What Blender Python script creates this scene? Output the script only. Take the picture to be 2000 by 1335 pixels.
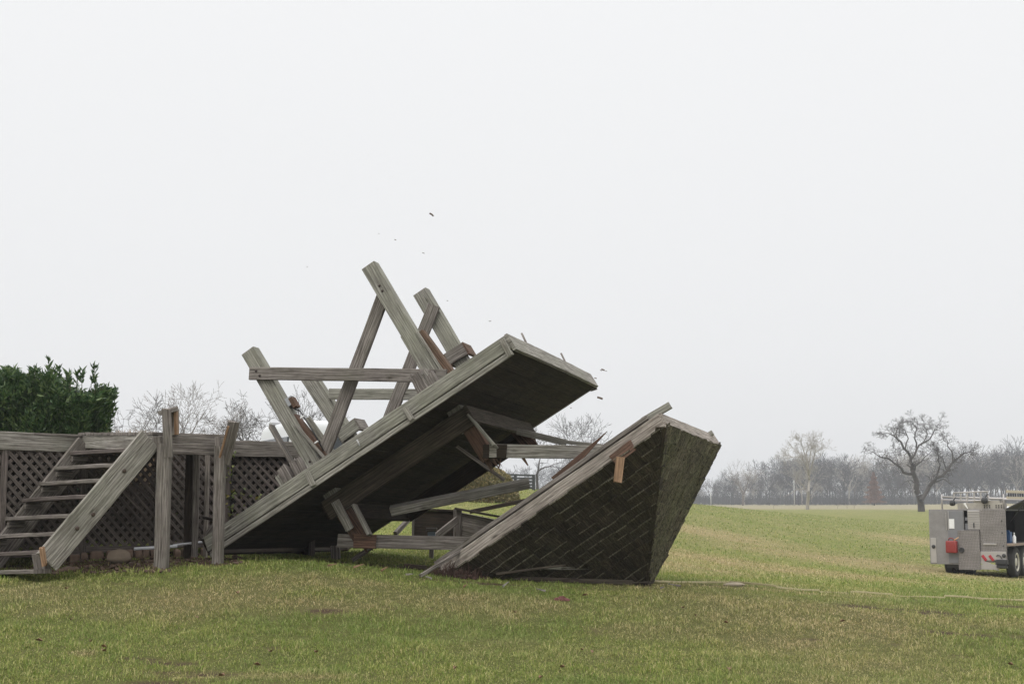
import bpy, math, random
import numpy as np
from mathutils import Vector, Matrix
random.seed(7); rng = np.random.default_rng(11)
V = Vector
R = math.radians
scene = bpy.context.scene
for o in list(bpy.data.objects): bpy.data.objects.remove(o)
C = scene.collection

# ------------------------------------------------------------------ camera
FPX = 2778.0                      # focal length in pixels of the 2000 px wide photograph (50 mm)
TH = math.atan((990 - 667.5) / FPX)
CAM = V((0, 0, 1.6))
cam = bpy.data.cameras.new('camera'); cam.sensor_width = 36; cam.lens = FPX / 2000 * 36
cam.clip_start = 0.1; cam.clip_end = 5000
camo = bpy.data.objects.new('camera', cam); C.objects.link(camo)
camo.location = CAM; camo.rotation_euler = (math.pi / 2 + TH, 0, 0)
scene.camera = camo

# ------------------------------------------------------------------ light
world = bpy.data.worlds.new('World'); scene.world = world; world.use_nodes = True
wn = world.node_tree.nodes; wl = world.node_tree.links
bg = wn['Background']
sky = wn.new('ShaderNodeTexSky'); sky.sky_type = 'NISHITA'; sky.sun_disc = False
sky.sun_elevation = R(48); sky.sun_rotation = R(215); sky.dust_density = 6
hs = wn.new('ShaderNodeHueSaturation'); hs.inputs['Saturation'].default_value = 0.1; hs.inputs['Value'].default_value = 0.1
wl.new(sky.outputs[0], hs.inputs['Color'])
tc = wn.new('ShaderNodeTexCoord'); sx = wn.new('ShaderNodeSeparateXYZ'); wl.new(tc.outputs['Generated'], sx.inputs[0])
nz = wn.new('ShaderNodeTexNoise'); nz.inputs['Scale'].default_value = 1.6; nz.inputs['Detail'].default_value = 4
wl.new(tc.outputs['Generated'], nz.inputs['Vector'])
ad = wn.new('ShaderNodeMath'); ad.operation = 'MULTIPLY_ADD'; ad.inputs[1].default_value = 0.10; wl.new(nz.outputs[0], ad.inputs[0]); wl.new(sx.outputs['Z'], ad.inputs[2])
rp = wn.new('ShaderNodeValToRGB'); wl.new(ad.outputs[0], rp.inputs[0])
rp.color_ramp.elements[0].position = 0.03; rp.color_ramp.elements[0].color = (0.775, 0.78, 0.79, 1)
rp.color_ramp.elements[1].position = 0.42; rp.color_ramp.elements[1].color = (0.885, 0.892, 0.902, 1)
e = rp.color_ramp.elements.new(0.16); e.color = (0.832, 0.838, 0.85, 1)
e = rp.color_ramp.elements.new(1.0); e.color = (2.15, 2.15, 2.14, 1)
e = rp.color_ramp.elements.new(0.62); e.color = (1.5, 1.5, 1.5, 1)
mx = wn.new('ShaderNodeMixRGB'); mx.inputs[0].default_value = 0.94
wl.new(hs.outputs[0], mx.inputs[1]); wl.new(rp.outputs[0], mx.inputs[2]); wl.new(mx.outputs[0], bg.inputs['Color'])
bg.inputs['Strength'].default_value = 1.07
sun = bpy.data.lights.new('sun', 'SUN'); sun.energy = 0.9; sun.angle = R(25); sun.color = (1, 0.97, 0.93)
suno = bpy.data.objects.new('sun', sun); C.objects.link(suno)
suno.rotation_euler = (R(42), 0, R(-35))
scene.view_settings.view_transform = 'Standard'; scene.view_settings.look = 'None'
scene.view_settings.exposure = 0.0; scene.view_settings.gamma = 1
scene.render.engine = 'CYCLES'
scene.cycles.max_bounces = 6; scene.cycles.diffuse_bounces = 3; scene.cycles.volume_bounces = 0

# ------------------------------------------------------------------ projection helpers
FW = V((0, math.cos(TH), math.sin(TH))); UP = V((0, -math.sin(TH), math.cos(TH)))
def ray(px, py): return V(((px - 1000) / FPX, 0, 0)) + FW + UP * ((667.5 - py) / FPX)
def unp(px, py, D): return CAM + ray(px, py) * D
def onplane(px, py, p0, nrm):
    r = ray(px, py); return CAM + r * ((p0 - CAM).dot(nrm) / r.dot(nrm))

# ------------------------------------------------------------------ noise
def hash2(ix, iy, s=0):
    h = (ix.astype(np.int64) * 374761393 + iy.astype(np.int64) * 668265263 + s * 974634777) & 0x7fffffff
    h = ((h ^ (h >> 13)) * 1274126177) & 0x7fffffff
    return ((h ^ (h >> 16)) & 0xffff) / 65535.0
def vnoise(x, y, s=0):
    ix = np.floor(x); iy = np.floor(y); fx = x - ix; fy = y - iy
    fx = fx * fx * (3 - 2 * fx); fy = fy * fy * (3 - 2 * fy)
    a = hash2(ix, iy, s); b = hash2(ix + 1, iy, s); c = hash2(ix, iy + 1, s); d = hash2(ix + 1, iy + 1, s)
    return (a * (1 - fx) + b * fx) * (1 - fy) + (c * (1 - fx) + d * fx) * fy
def fbm(x, y, s=0, o=4):
    t = 0; a = 0.5
    for k in range(o): t = t + a * vnoise(x * 2 ** k, y * 2 ** k, s + k); a *= 0.5
    return t / (1 - 0.5 ** o)

# ------------------------------------------------------------------ terrain height
COLS = np.array([-900, -400, 0, 300, 600, 900, 1050, 1200, 1350, 1700, 2000, 2500, 3200], float)
ROWS = {
 12: [1215, 1220, 1228, 1233, 1238, 1248, 1255, 1262, 1268, 1279, 1288, 1296, 1305],
 15: [1112, 1115, 1118, 1110, 1108, 1138, 1146, 1153, 1159, 1184, 1203, 1220, 1240],
 18: [1075, 1080, 1086, 1078, 1086, 1106, 1117, 1127, 1136, 1160, 1175, 1190, 1205],
 25: [1025, 1025, 1029, 1030, 1038, 1054, 1064, 1086, 1106, 1138, 1152, 1165, 1178],
 45: [965, 968, 971, 972, 976, 987, 995, 1022, 1056, 1104, 1129, 1140, 1148],
 75: [940, 942, 945, 946, 948, 953, 958, 980, 1013, 1062, 1085, 1100, 1110],
 120: [950, 950, 952, 953, 955, 960, 963, 972, 984, 1024, 1040, 1050, 1058],
 200: [970, 970, 972, 974, 976, 980, 983, 987, 993, 998, 1001, 1005, 1008],
 300: [985, 985, 985, 986, 987, 988, 989, 990, 991, 991, 990, 989, 989],
 430: [985, 985, 985, 985, 985, 985, 985, 985, 985, 985, 982, 981, 981],
 800: [983, 983, 983, 983, 983, 983, 983, 983, 983, 983, 981, 980, 980]}
def y2z(y, D): return 1.6 + D * math.tan(TH - math.atan((y - 667.5) / FPX))
DL = [1.0, 4.0, 8.0] + sorted(ROWS)
ZT = np.array([[0.10] * 13, [0.15] * 13, [0.27] * 13] + [[y2z(y, d) for y in ROWS[d]] for d in sorted(ROWS)])
LD = np.log(np.array(DL))
def cr_w(xs, x):
    i = np.clip(np.searchsorted(xs, x) - 1, 0, len(xs) - 2)
    t = np.clip((x - xs[i]) / (xs[i + 1] - xs[i]), 0, 1)
    return i, t
def hermite(f0, f1, f2, f3, h0, h1, h2, t):
    m1 = 0.5 * ((f1 - f0) / h0 + (f2 - f1) / h1); m2 = 0.5 * ((f2 - f1) / h1 + (f3 - f2) / h2)
    t2 = t * t; t3 = t2 * t
    return (2*t3-3*t2+1)*f1 + (t3-2*t2+t)*h1*m1 + (-2*t3+3*t2)*f2 + (t3-t2)*h1*m2
def interp1(xs, F, x):      # F[..., k] picks rows
    i, t = cr_w(xs, x); n = len(xs)
    i0 = np.clip(i - 1, 0, n - 1); i3 = np.clip(i + 2, 0, n - 1)
    h1 = xs[i+1] - xs[i]; h0 = np.where(i > 0, xs[i] - xs[i0], h1); h2 = np.where(i < n - 2, xs[i3] - xs[i+1], h1)
    return hermite(F(i0), F(i), F(i + 1), F(i3), h0, h1, h2, t)
def terrain(X, Y, micro=True):
    X = np.asarray(X, float); Y = np.asarray(Y, float)
    Yc = np.maximum(Y, 1.0); px = 1000 + FPX * X / np.maximum(Yc, 6.0); ld = np.log(Yc)
    px = np.clip(px, COLS[0], COLS[-1]); ld = np.clip(ld, LD[0], LD[-1])
    z = interp1(COLS, lambda j: interp1(LD, lambda i: ZT[i, j], ld), px)
    if micro:
        z = z + (fbm(X * 1.3, Y * 1.3, 5) - 0.5) * 0.035 + (fbm(X * 0.25, Y * 0.25, 9) - 0.5) * 0.06 * np.clip((Y - 18) / 20, 0, 1)
    return z
def tz(x, y): return float(terrain(np.array([x]), np.array([y]))[0])
def ghit(px, py):
    r = ray(px, py); prev = 3.0; D = 3.0
    while D < 900:
        p = CAM + r * D
        if p.z < tz(p.x, p.y):
            lo, hi = prev, D
            for _ in range(18):
                m = (lo + hi) / 2; p = CAM + r * m
                if p.z < tz(p.x, p.y): hi = m
                else: lo = m
            p = CAM + r * hi; return V((p.x, p.y, tz(p.x, p.y)))
        prev = D; D *= 1.03
    p = CAM + r * 900; return p
def gpt(px, D):             # ground point seen in image column px at distance D
    x = (px - 1000) / FPX * D; return V((x, D, tz(x, D)))

# patches: straw (dead grass), dirt (bare soil), lush (greener)
def ell(px, py, rx, ry): g = ghit(px, py); return (g.x, g.y, rx, ry)
DIRT = [ell(250, 1100, 1.15, 0.5), ell(60, 1106, 1.2, 0.45), ell(385, 1092, .6, .45), ell(700, 1100, .9, .35), ell(860, 1108, .7, .28), ell(1070, 1137, 1.1, .28), ell(560, 1094, 1.3, .35), ell(790, 1108, 1.2, .35), ell(960, 1140, 1.0, .2),
        ell(335, 1295, .32, .12), ell(378, 1316, .42, .12), ell(352, 1335, .4, .1), ell(500, 1333, .3, .06), ell(1700, 1186, .5, .22), ell(1815, 1194, .65, .3), ell(1583, 1248, .12, .08), ell(1400, 1143, .75, .3),
        ell(1985, 1184, .3, .2), ell(1905, 1240, .6, .12), ell(275, 1286, .3, .06), ell(620, 1192, .3, .12)]
STRAW = [ell(610, 1138, 1.0, .5), ell(410, 1167, .28, .1), ell(330, 1178, 1.1, .6), ell(505, 1172, .25, .1), ell(1380, 1040, 3.8, 6.5), ell(1480, 1105, 3.2, 4.2), ell(1700, 1100, 5, 6), ell(1290, 1235, .6, .35), ell(160, 1276, .1, .12), ell(1400, 1146, 1.5, .45),
         ell(1600, 1210, 1.0, .6), ell(60, 1160, .9, .5), ell(1290, 1100, 1.5, 3), ell(1850, 1060, 5, 8), ell(520, 1320, .8, .15), ell(1740, 1205, 1.4, .5), ell(640, 1178, .6, .3), ell(900, 1180, 1.2, .6)]
def blob(X, Y, L):
    m = np.zeros_like(X)
    for (cx, cy, rx, ry) in L:
        d = np.sqrt(((X - cx) / rx) ** 2 + ((Y - cy) / ry) ** 2) + (fbm(X * 3.1, Y * 2.2, 31) - .5) * 1.1
        m = np.maximum(m, np.clip(1.5 - d, 0, 1))
    return m
def covers(X, Y):
    farw = np.clip(1 - (Y - 18) / 14, .3, 1)
    straw = np.maximum(blob(X, Y, STRAW) * np.where(Y < 16.5, .65, .85), np.clip((fbm(X * .35, Y * .22, 3) - .53) * 3.0, 0, .65) * farw) * (0.45 + .55 * np.clip(fbm(X * 2, Y * 2, 77) * 1.9 - .3, 0, 1))
    dirt = blob(X, Y, DIRT) * np.clip(fbm(X * 6, Y * 6, 15) * 3.2 - .55, 0, 1)
    dirt = np.maximum(dirt, np.clip(blob(X, Y, DIRT[:3]) * 1.6, 0, 1) * np.clip(fbm(X * 4, Y * 4, 19) * 3 - .3, .5, 1))
    dirt = np.maximum(dirt, np.clip((fbm(X * 2.7, Y * 3.5, 63) - .72) * 7, 0, .7) * (Y < 30))
    return np.clip(straw, 0, 1), np.clip(dirt, 0, 1)

# ------------------------------------------------------------------ mesh builder
def worldloc(o):
    l = V((0, 0, 0))
    while o is not None: l = l + o.location; o = o.parent
    return l
class MB:
    def __init__(s): s.v = []; s.f = []; s.uv = []; s.sm = []
    def face(s, idx, uvs=None, smooth=False):
        s.f.append(tuple(idx)); s.uv.extend(uvs if uvs else [(s.v[i][0], s.v[i][1]) for i in idx]); s.sm.append(smooth)
    def quad(s, a, b, c, d, uvs=None):
        n = len(s.v); s.v += [tuple(a), tuple(b), tuple(c), tuple(d)]; s.face((n, n+1, n+2, n+3), uvs)
    def tri(s, a, b, c, uvs=None):
        n = len(s.v); s.v += [tuple(a), tuple(b), tuple(c)]; s.face((n, n+1, n+2), uvs)
    def beam(s, p0, p1, w, t, wd, rough0=0, rough1=0, ch=None, bow=0, seg=.22, jit=.0015, w1=None, t1=None):
        """A sawn timber from p0 to p1, w wide along wd and t thick, chamfered, with slightly wavy faces."""
        p0 = V(p0); p1 = V(p1); ax = p1 - p0; L = ax.length; ax.normalize()
        wd = V(wd); wd = (wd - ax * wd.dot(ax)).normalized(); td = ax.cross(wd)
        if ch is None: ch = min(.006, w * .12, t * .12)
        n = max(1, int(L / seg)) if jit or bow else 1
        uo = random.random() * 40; vo = random.random() * 40; base = len(s.v)
        def ring(W, T):
            a = W / 2; b = T / 2
            return [(-a+ch, -b), (a-ch, -b), (a, -b+ch), (a, b-ch), (a-ch, b), (-a+ch, b), (-a, b-ch), (-a, -b+ch)]
        per = None
        for i in range(n + 1):
            k = i / n; W = w + ((w1 if w1 is not None else w) - w) * k; T = t + ((t1 if t1 is not None else t) - t) * k
            rg = ring(W, T)
            if per is None:
                per = [0]
                for j in range(8):
                    q = rg[j]; r = rg[(j + 1) % 8]; per.append(per[-1] + math.hypot(q[0]-r[0], q[1]-r[1]))
            jw = random.uniform(-jit, jit); jt = random.uniform(-jit, jit) + bow * 4 * k * (1 - k)
            for j, (a, b) in enumerate(rg):
                e = 0
                if i == 0 and rough0: e = random.uniform(-rough0, rough0)
                if i == n and rough1: e = random.uniform(-rough1, rough1)
                s.v.append(tuple(p0 + ax * (L * k + e) + wd * (a + jw) + td * (b + jt)))
        for i in range(n):
            for j in range(8):
                a = base + i * 8 + j; b = base + i * 8 + (j + 1) % 8
                u0 = uo + L * i / n; u1 = uo + L * (i + 1) / n
                s.face((a, b, b + 8, a + 8), [(u0, vo + per[j]), (u0, vo + per[j+1]), (u1, vo + per[j+1]), (u1, vo + per[j])])
        s.face([base + j for j in reversed(range(8))], [(uo + q[1] * .1, vo + q[0]) for q in reversed(ring(w, t))])
        s.face([base + n * 8 + j for j in range(8)], [(uo + q[1] * .1, vo + q[0]) for q in ring(w, t)])
    def splinters(s, p, ax, wd, w, t, n=8, ln=.15):
        """Torn wood fibres sticking out of a broken end."""
        p = V(p); ax = V(ax).normalized(); wd = V(wd); wd = (wd - ax * wd.dot(ax)).normalized(); td = ax.cross(wd)
        for i in range(n):
            a = random.uniform(-.45, .45) * w; b = random.uniform(-.4, .4) * t; l = ln * random.uniform(.3, 1.1)
            q = p + wd * a + td * b - ax * .02
            s.beam(q, q + ax * l + wd * random.uniform(-.15, .15) * l + td * random.uniform(-.2, .2) * l, w * random.uniform(.1, .28), t * random.uniform(.2, .5), wd, ch=.001, jit=0, w1=.002, t1=.002)
    def box(s, c, sz, rot=None, ch=.004):
        c = V(c); M = rot if rot is not None else Matrix.Identity(3)
        x = M @ V((1, 0, 0)); y = M @ V((0, 1, 0))
        s.beam(c - x * sz[0] / 2, c + x * sz[0] / 2, sz[1], sz[2], y, ch=min(ch, sz[1]*.3, sz[2]*.3), jit=0)
    def tube(s, pts, rad, n=8, cap=True, smooth=True):
        pts = [V(p) for p in pts]; base = len(s.v); u = 0
        for i, p in enumerate(pts):
            d = (pts[min(i+1, len(pts)-1)] - pts[max(i-1, 0)]).normalized()
            a = d.orthogonal().normalized() if i == 0 else (a - d * a.dot(d)).normalized()
            b = d.cross(a); r = rad[i] if hasattr(rad, '__len__') else rad
            for j in range(n):
                t = 2 * math.pi * j / n; s.v.append(tuple(p + a * (math.cos(t) * r) + b * (math.sin(t) * r)))
        for i in range(len(pts) - 1):
            l = (pts[i+1] - pts[i]).length
            for j in range(n):
                k = base + i * n + j; k2 = base + i * n + (j + 1) % n
                s.face((k, k2, k2 + n, k + n), [(u, j/n), (u, (j+1)/n), (u + l, (j+1)/n), (u + l, j/n)], smooth)
            u += l
        if cap:
            s.face([base + j for j in reversed(range(n))]); s.face([base + (len(pts)-1) * n + j for j in range(n)])
    def lathe(s, c, prof, n=20, ax=V((0, 0, 1)), smooth=True):
        c = V(c); ax = V(ax).normalized(); a = ax.orthogonal().normalized(); b = ax.cross(a); base = len(s.v)
        for (r, h) in prof:
            for j in range(n):
                t = 2 * math.pi * j / n; s.v.append(tuple(c + ax * h + a * (math.cos(t) * r) + b * (math.sin(t) * r)))
        for i in range(len(prof) - 1):
            for j in range(n):
                k = base + i * n + j; k2 = base + i * n + (j + 1) % n
                s.face((k, k2, k2 + n, k + n), None, smooth)
        s.face([base + j for j in reversed(range(n))]); s.face([base + (len(prof)-1) * n + j for j in range(n)])
    def build(s, name, mat, parent=None, origin=None):
        me = bpy.data.meshes.new(name)
        og = worldloc(parent) if parent is not None else (V(origin) if origin is not None else V((0, 0, 0)))
        vs = np.array(s.v, float) - np.array(og)
        me.from_pydata(vs.tolist(), [], s.f)
        uvl = me.uv_layers.new(name='UVMap'); uvl.data.foreach_set('uv', np.array(s.uv, 'f').ravel())
        me.polygons.foreach_set('use_smooth', s.sm); me.materials.append(mat); me.update()
        o = bpy.data.objects.new(name, me); C.objects.link(o)
        if parent is not None: o.parent = parent
        else: o.location = og
        return o
def tag(o, label=None, cat=None, group=None, kind=None):
    if label: o['label'] = label
    if cat: o['category'] = cat
    if group: o['group'] = group
    if kind: o['kind'] = kind
    return o
def thing(name, loc, label, cat, group=None):
    o = bpy.data.objects.new(name, None); C.objects.link(o); o.location = loc; o.empty_display_size = .2
    return tag(o, label, cat, group)

# ------------------------------------------------------------------ materials
def newmat(name):
    m = bpy.data.materials.new(name); m.use_nodes = True; n = m.node_tree.nodes; l = m.node_tree.links
    return m, n, l, n['Principled BSDF']
def ramp(n, pts, interp='LINEAR'):
    r = n.new('ShaderNodeValToRGB'); cr = r.color_ramp; cr.interpolation = interp
    while len(cr.elements) < len(pts): cr.elements.new(.5)
    for e_, (p, c) in zip(cr.elements, pts):
        e_.position = p; e_.color = (c[0], c[1], c[2], 1) if hasattr(c, '__len__') else (c, c, c, 1)
    return r
def mixc(n, l, fac, a, b, mode='MIX'):
    m = n.new('ShaderNodeMixRGB'); m.blend_type = mode
    for k, x in ((0, fac), (1, a), (2, b)):
        if hasattr(x, 'is_linked') or hasattr(x, 'links'): l.new(x, m.inputs[k])
        else: m.inputs[k].default_value = (x[0], x[1], x[2], 1) if hasattr(x, '__len__') else x
    return m.outputs[0]
def tex(n, l, vec, scale, detail=4, kind='Noise', rough=.6, dist=0):
    t = n.new('ShaderNodeTex' + kind)
    t.inputs['Scale'].default_value = scale
    if kind == 'Noise': t.inputs['Detail'].default_value = detail; t.inputs['Roughness'].default_value = rough; t.inputs['Distortion'].default_value = dist
    if vec is not None: l.new(vec, t.inputs['Vector'])
    return t
def mapped(n, l, src, sc, loc=(0, 0, 0)):
    m = n.new('ShaderNodeMapping'); m.inputs['Scale'].default_value = sc; m.inputs['Location'].default_value = loc; l.new(src, m.inputs[0]); return m.outputs[0]
def wood(name, light, dark, moss=.25, mosscol=(.13, .15, .075), bump=.5, stain=.35, rough=.85, speck=0):
    m, n, l, b = newmat(name)
    t = n.new('ShaderNodeTexCoord'); uv = t.outputs['UV']; ob = t.outputs['Object']
    g1 = tex(n, l, mapped(n, l, uv, (1.3, 26, 1)), 1.6, 9, rough=.7, dist=.5).outputs[0]
    g2 = tex(n, l, mapped(n, l, uv, (3.0, 110, 1)), 1.5, 5, rough=.6).outputs[0]
    wv = n.new('ShaderNodeTexWave'); wv.wave_type = 'BANDS'; wv.bands_direction = 'Y'; wv.inputs['Scale'].default_value = 7; wv.inputs['Distortion'].default_value = 9
    wv.inputs['Detail'].default_value = 2; wv.inputs['Detail Scale'].default_value = .7; l.new(mapped(n, l, uv, (.28, 1.6, 1)), wv.inputs['Vector'])
    col = mixc(n, l, ramp_out(n, l, g1, [(.39, 0), (.58, 1)]), dark, light)
    col = mixc(n, l, mathf(n, l, 'MULTIPLY', ramp_out(n, l, wv.outputs[0], [(.45, 0), (.95, 1)]), .5), col, [c * .62 for c in dark])
    # fine drying cracks
    cr = ramp_out(n, l, g2, [(.36, 1), (.43, 0)])
    col = mixc(n, l, mathf(n, l, 'MULTIPLY', cr, .85), col, [c * .22 for c in dark])
    g3 = tex(n, l, mapped(n, l, uv, (.55, 24, 1), (3, 7, 0)), 1.5, 6, rough=.65, dist=.25).outputs[0]
    c3 = mathf(n, l, 'MULTIPLY', ramp_out(n, l, g3, [(.33, 1), (.385, 0)]), ramp_out(n, l, tex(n, l, ob, 2.3, 3).outputs[0], [(.45, 0), (.62, 1)]))
    col = mixc(n, l, mathf(n, l, 'MULTIPLY', c3, .9), col, [c * .16 for c in dark])
    # knots
    vo = tex(n, l, mapped(n, l, uv, (1.7, 6.5, 1)), 1.0, kind='Voronoi').outputs['Distance']
    col = mixc(n, l, ramp_out(n, l, vo, [(.03, .85), (.11, 0)]), col, (.03, .022, .016))
    # blotches of weather stain
    bl = tex(n, l, ob, 3.2, 5, rough=.65).outputs[0]
    col = mixc(n, l, mathf(n, l, 'MULTIPLY', ramp_out(n, l, bl, [(.42, 0), (.7, 1)]), stain), col, [c * .38 for c in dark])
    # green algae
    al = tex(n, l, mapped(n, l, ob, (1, 1, 1), (7, 3, 1)), 1.9, 6, rough=.7).outputs[0]
    col = mixc(n, l, mathf(n, l, 'MULTIPLY', ramp_out(n, l, al, [(.4, 0), (.68, 1)]), moss), col, mosscol)
    if speck:      # crumbs of lichen and pits of rot
        s1 = tex(n, l, mapped(n, l, uv, (8, 30, 1)), 3.2, 5, rough=.8).outputs[0]; s2 = tex(n, l, ob, 24, 4, rough=.8).outputs[0]
        col = mixc(n, l, mathf(n, l, 'MULTIPLY', ramp_out(n, l, s1, [(.5, 0), (.6, 1)]), speck), col, (.30, .30, .17))
        col = mixc(n, l, mathf(n, l, 'MULTIPLY', ramp_out(n, l, s2, [(.42, 1), (.52, 0)]), speck), col, (.022, .018, .012))
    ge = n.new('ShaderNodeNewGeometry')
    ri = n.new('ShaderNodeMapRange'); ri.inputs['To Min'].default_value = .76; ri.inputs['To Max'].default_value = 1.22; l.new(ge.outputs['Random Per Island'], ri.inputs[0])
    hv = n.new('ShaderNodeHueSaturation'); l.new(ri.outputs[0], hv.inputs['Value']); l.new(col, hv.inputs['Color'])
    l.new(hv.outputs[0], b.inputs['Base Color']); b.inputs['Roughness'].default_value = rough
    b.inputs['Specular IOR Level'].default_value = .25
    hsum = mathf(n, l, 'SUBTRACT', mathf(n, l, 'SUBTRACT', g1, mathf(n, l, 'MULTIPLY', cr, .8)), c3)
    bp = n.new('ShaderNodeBump'); bp.inputs['Strength'].default_value = bump; bp.inputs['Distance'].default_value = .012; l.new(hsum, bp.inputs['Height']); l.new(bp.outputs[0], b.inputs['Normal'])
    return m
def ramp_out(n, l, src, pts):
    r = ramp(n, pts); l.new(src, r.inputs[0]); return r.outputs[0]
def mathf(n, l, op, a, b_):
    m = n.new('ShaderNodeMath'); m.operation = op
    for k, x in ((0, a), (1, b_)):
        if hasattr(x, 'links'): l.new(x, m.inputs[k])
        else: m.inputs[k].default_value = x
    return m.outputs[0]
def plain(name, col, rough=.6, metal=0, var=.15, scale=8, bump=0, dirt=0):
    m, n, l, b = newmat(name); t = n.new('ShaderNodeTexCoord')
    nz_ = tex(n, l, t.outputs['Object'], scale, 5).outputs[0]
    c = mixc(n, l, nz_, [x * (1 - var) for x in col], [min(1, x * (1 + var)) for x in col])
    if dirt:
        d = tex(n, l, t.outputs['Object'], scale * .35, 6, rough=.7).outputs[0]
        c = mixc(n, l, mathf(n, l, 'MULTIPLY', ramp_out(n, l, d, [(.45, 0), (.7, 1)]), dirt), c, (.08, .065, .05))
    l.new(c, b.inputs['Base Color']); b.inputs['Roughness'].default_value = rough; b.inputs['Metallic'].default_value = metal
    if bump:
        bp = n.new('ShaderNodeBump'); bp.inputs['Strength'].default_value = bump; bp.inputs['Distance'].default_value = .01; l.new(nz_, bp.inputs['Height']); l.new(bp.outputs[0], b.inputs['Normal'])
    return m
W_GREY = wood('weathered grey timber', (.375, .352, .315), (.15, .132, .112), moss=.3, mosscol=(.22, .235, .17))
W_GREEN = wood('algae covered timber', (.345, .332, .29), (.135, .125, .105), moss=.45, mosscol=(.225, .23, .165))
W_BROWN = wood('grey brown timber', (.275, .245, .222), (.115, .097, .086), moss=.15)
W_SHADE = wood('brown timber darkened for shade', (.10, .08, .062), (.045, .034, .026), moss=.2, mosscol=(.08, .085, .05))  # brown timber with the deep shade under the floor put into its colour
W_RED = wood('red brown split timber', (.17, .098, .07), (.08, .045, .033), moss=.15)
W_FRESH = wood('freshly broken timber', (.36, .235, .145), (.2, .115, .065), moss=.05, stain=.35)
W_DARK = wood('damp floor boards with painted shade', (.05, .034, .024), (.02, .014, .01), moss=.2, mosscol=(.05, .052, .03), stain=.6)  # damp brown, darkened further to paint in the shade beneath the platform
W_SKIRT = wood('dull lattice timber', (.175, .145, .132), (.085, .068, .062), moss=.1, stain=.45)
W_SHINGLE = wood('weathered roof shingles', (.085, .064, .048), (.026, .02, .015), moss=.3, mosscol=(.055, .058, .03), bump=.9, stain=.6, speck=.18)
W_MOSSY = wood('moss streaked roof shingles', (.20, .165, .115), (.05, .038, .026), moss=.75, mosscol=(.125, .13, .06), bump=1.0, stain=.6, speck=.75)
W_LICHEN = wood('lichen on shingle butts', (.19, .172, .125), (.07, .06, .044), moss=.3, mosscol=(.13, .135, .08))
W_FASCIA = wood('silver grey fascia timber', (.42, .375, .33), (.21, .175, .15), moss=.1, bump=.7)

def ground_material():
    m, n, l, b = newmat('lawn ground'); t = n.new('ShaderNodeTexCoord'); ob = t.outputs['Object']
    at = lambda nm: attr(n, nm)
    n1 = tex(n, l, ob, 9, 8, rough=.75).outputs[0]; n2 = tex(n, l, ob, .9, 5).outputs[0]; n3 = tex(n, l, ob, 45, 4, rough=.8).outputs[0]; n4 = tex(n, l, mapped(n, l, ob, (1, .35, 1)), .28, 7, rough=.7).outputs[0]; n5 = tex(n, l, mapped(n, l, ob, (1, .6, 1)), 2.6, 9, rough=.9).outputs[0]
    g = mixc(n, l, ramp_out(n, l, n1, [(.3, 0), (.7, 1)]), (.12, .13, .035), (.34, .33, .105))
    g = mixc(n, l, ramp_out(n, l, n2, [(.35, 0), (.7, .55)]), g, (.15, .19, .05))
    st = mixc(n, l, ramp_out(n, l, n1, [(.3, 0), (.7, 1)]), (.25, .19, .10), (.42, .32, .19))
    g = mixc(n, l, mathf(n, l, 'MULTIPLY', ramp_out(n, l, n4, [(.42, 0), (.66, .45)]), at('far')), g, (.30, .25, .125))
    g = mixc(n, l, mathf(n, l, 'MULTIPLY', ramp_out(n, l, n5, [(.42, 1), (.55, 0)]), mathf(n, l, 'MULTIPLY', at('far'), .75)), g, (.09, .105, .03))
    g = mixc(n, l, mathf(n, l, 'MULTIPLY', at('straw'), .8), g, st)
    g = mixc(n, l, at('dirt'), g, mixc(n, l, n3, (.045, .03, .02), (.12, .08, .052)))
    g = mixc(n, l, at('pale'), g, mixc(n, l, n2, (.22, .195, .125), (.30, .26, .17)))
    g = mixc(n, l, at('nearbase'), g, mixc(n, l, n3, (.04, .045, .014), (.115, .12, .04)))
    l.new(g, b.inputs['Base Color']); b.inputs['Roughness'].default_value = .95; b.inputs['Specular IOR Level'].default_value = .1
    bp = n.new('ShaderNodeBump'); bp.inputs['Strength'].default_value = .8; bp.inputs['Distance'].default_value = .05
    l.new(mathf(n, l, 'ADD', n1, n3), bp.inputs['Height']); l.new(bp.outputs[0], b.inputs['Normal'])
    return m
def attr(n, nm):
    a = n.new('ShaderNodeAttribute'); a.attribute_name = nm; return a.outputs['Fac']
def grass_material():
    m, n, l, b = newmat('grass blades'); ge = n.new('ShaderNodeNewGeometry'); rd = ge.outputs['Random Per Island']
    t = n.new('ShaderNodeTexCoord'); n2 = tex(n, l, t.outputs['Object'], .8, 5).outputs[0]
    g = ramp_out(n, l, rd, [(0, (.10, .16, .03)), (.35, (.21, .265, .055)), (.6, (.30, .33, .09)), (.86, (.40, .38, .14)), (1, (.56, .48, .25))])
    g = mixc(n, l, ramp_out(n, l, n2, [(.42, 0), (.62, .5)]), g, (.145, .22, .055))
    s_ = ramp_out(n, l, rd, [(0, (.18, .17, .06)), (.3, (.36, .285, .14)), (.7, (.56, .41, .25)), (1, (.7, .55, .36))])
    g = mixc(n, l, attr(n, 'straw'), g, s_)
    l.new(g, b.inputs['Base Color']); b.inputs['Roughness'].default_value = .7; b.inputs['Specular IOR Level'].default_value = .2
    tr = n.new('ShaderNodeBsdfTranslucent'); l.new(g, tr.inputs['Color']); ms = n.new('ShaderNodeMixShader'); ms.inputs[0].default_value = .3
    l.new(b.outputs[0], ms.inputs[1]); l.new(tr.outputs[0], ms.inputs[2]); l.new(ms.outputs[0], n['Material Output'].inputs['Surface'])
    return m

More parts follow.
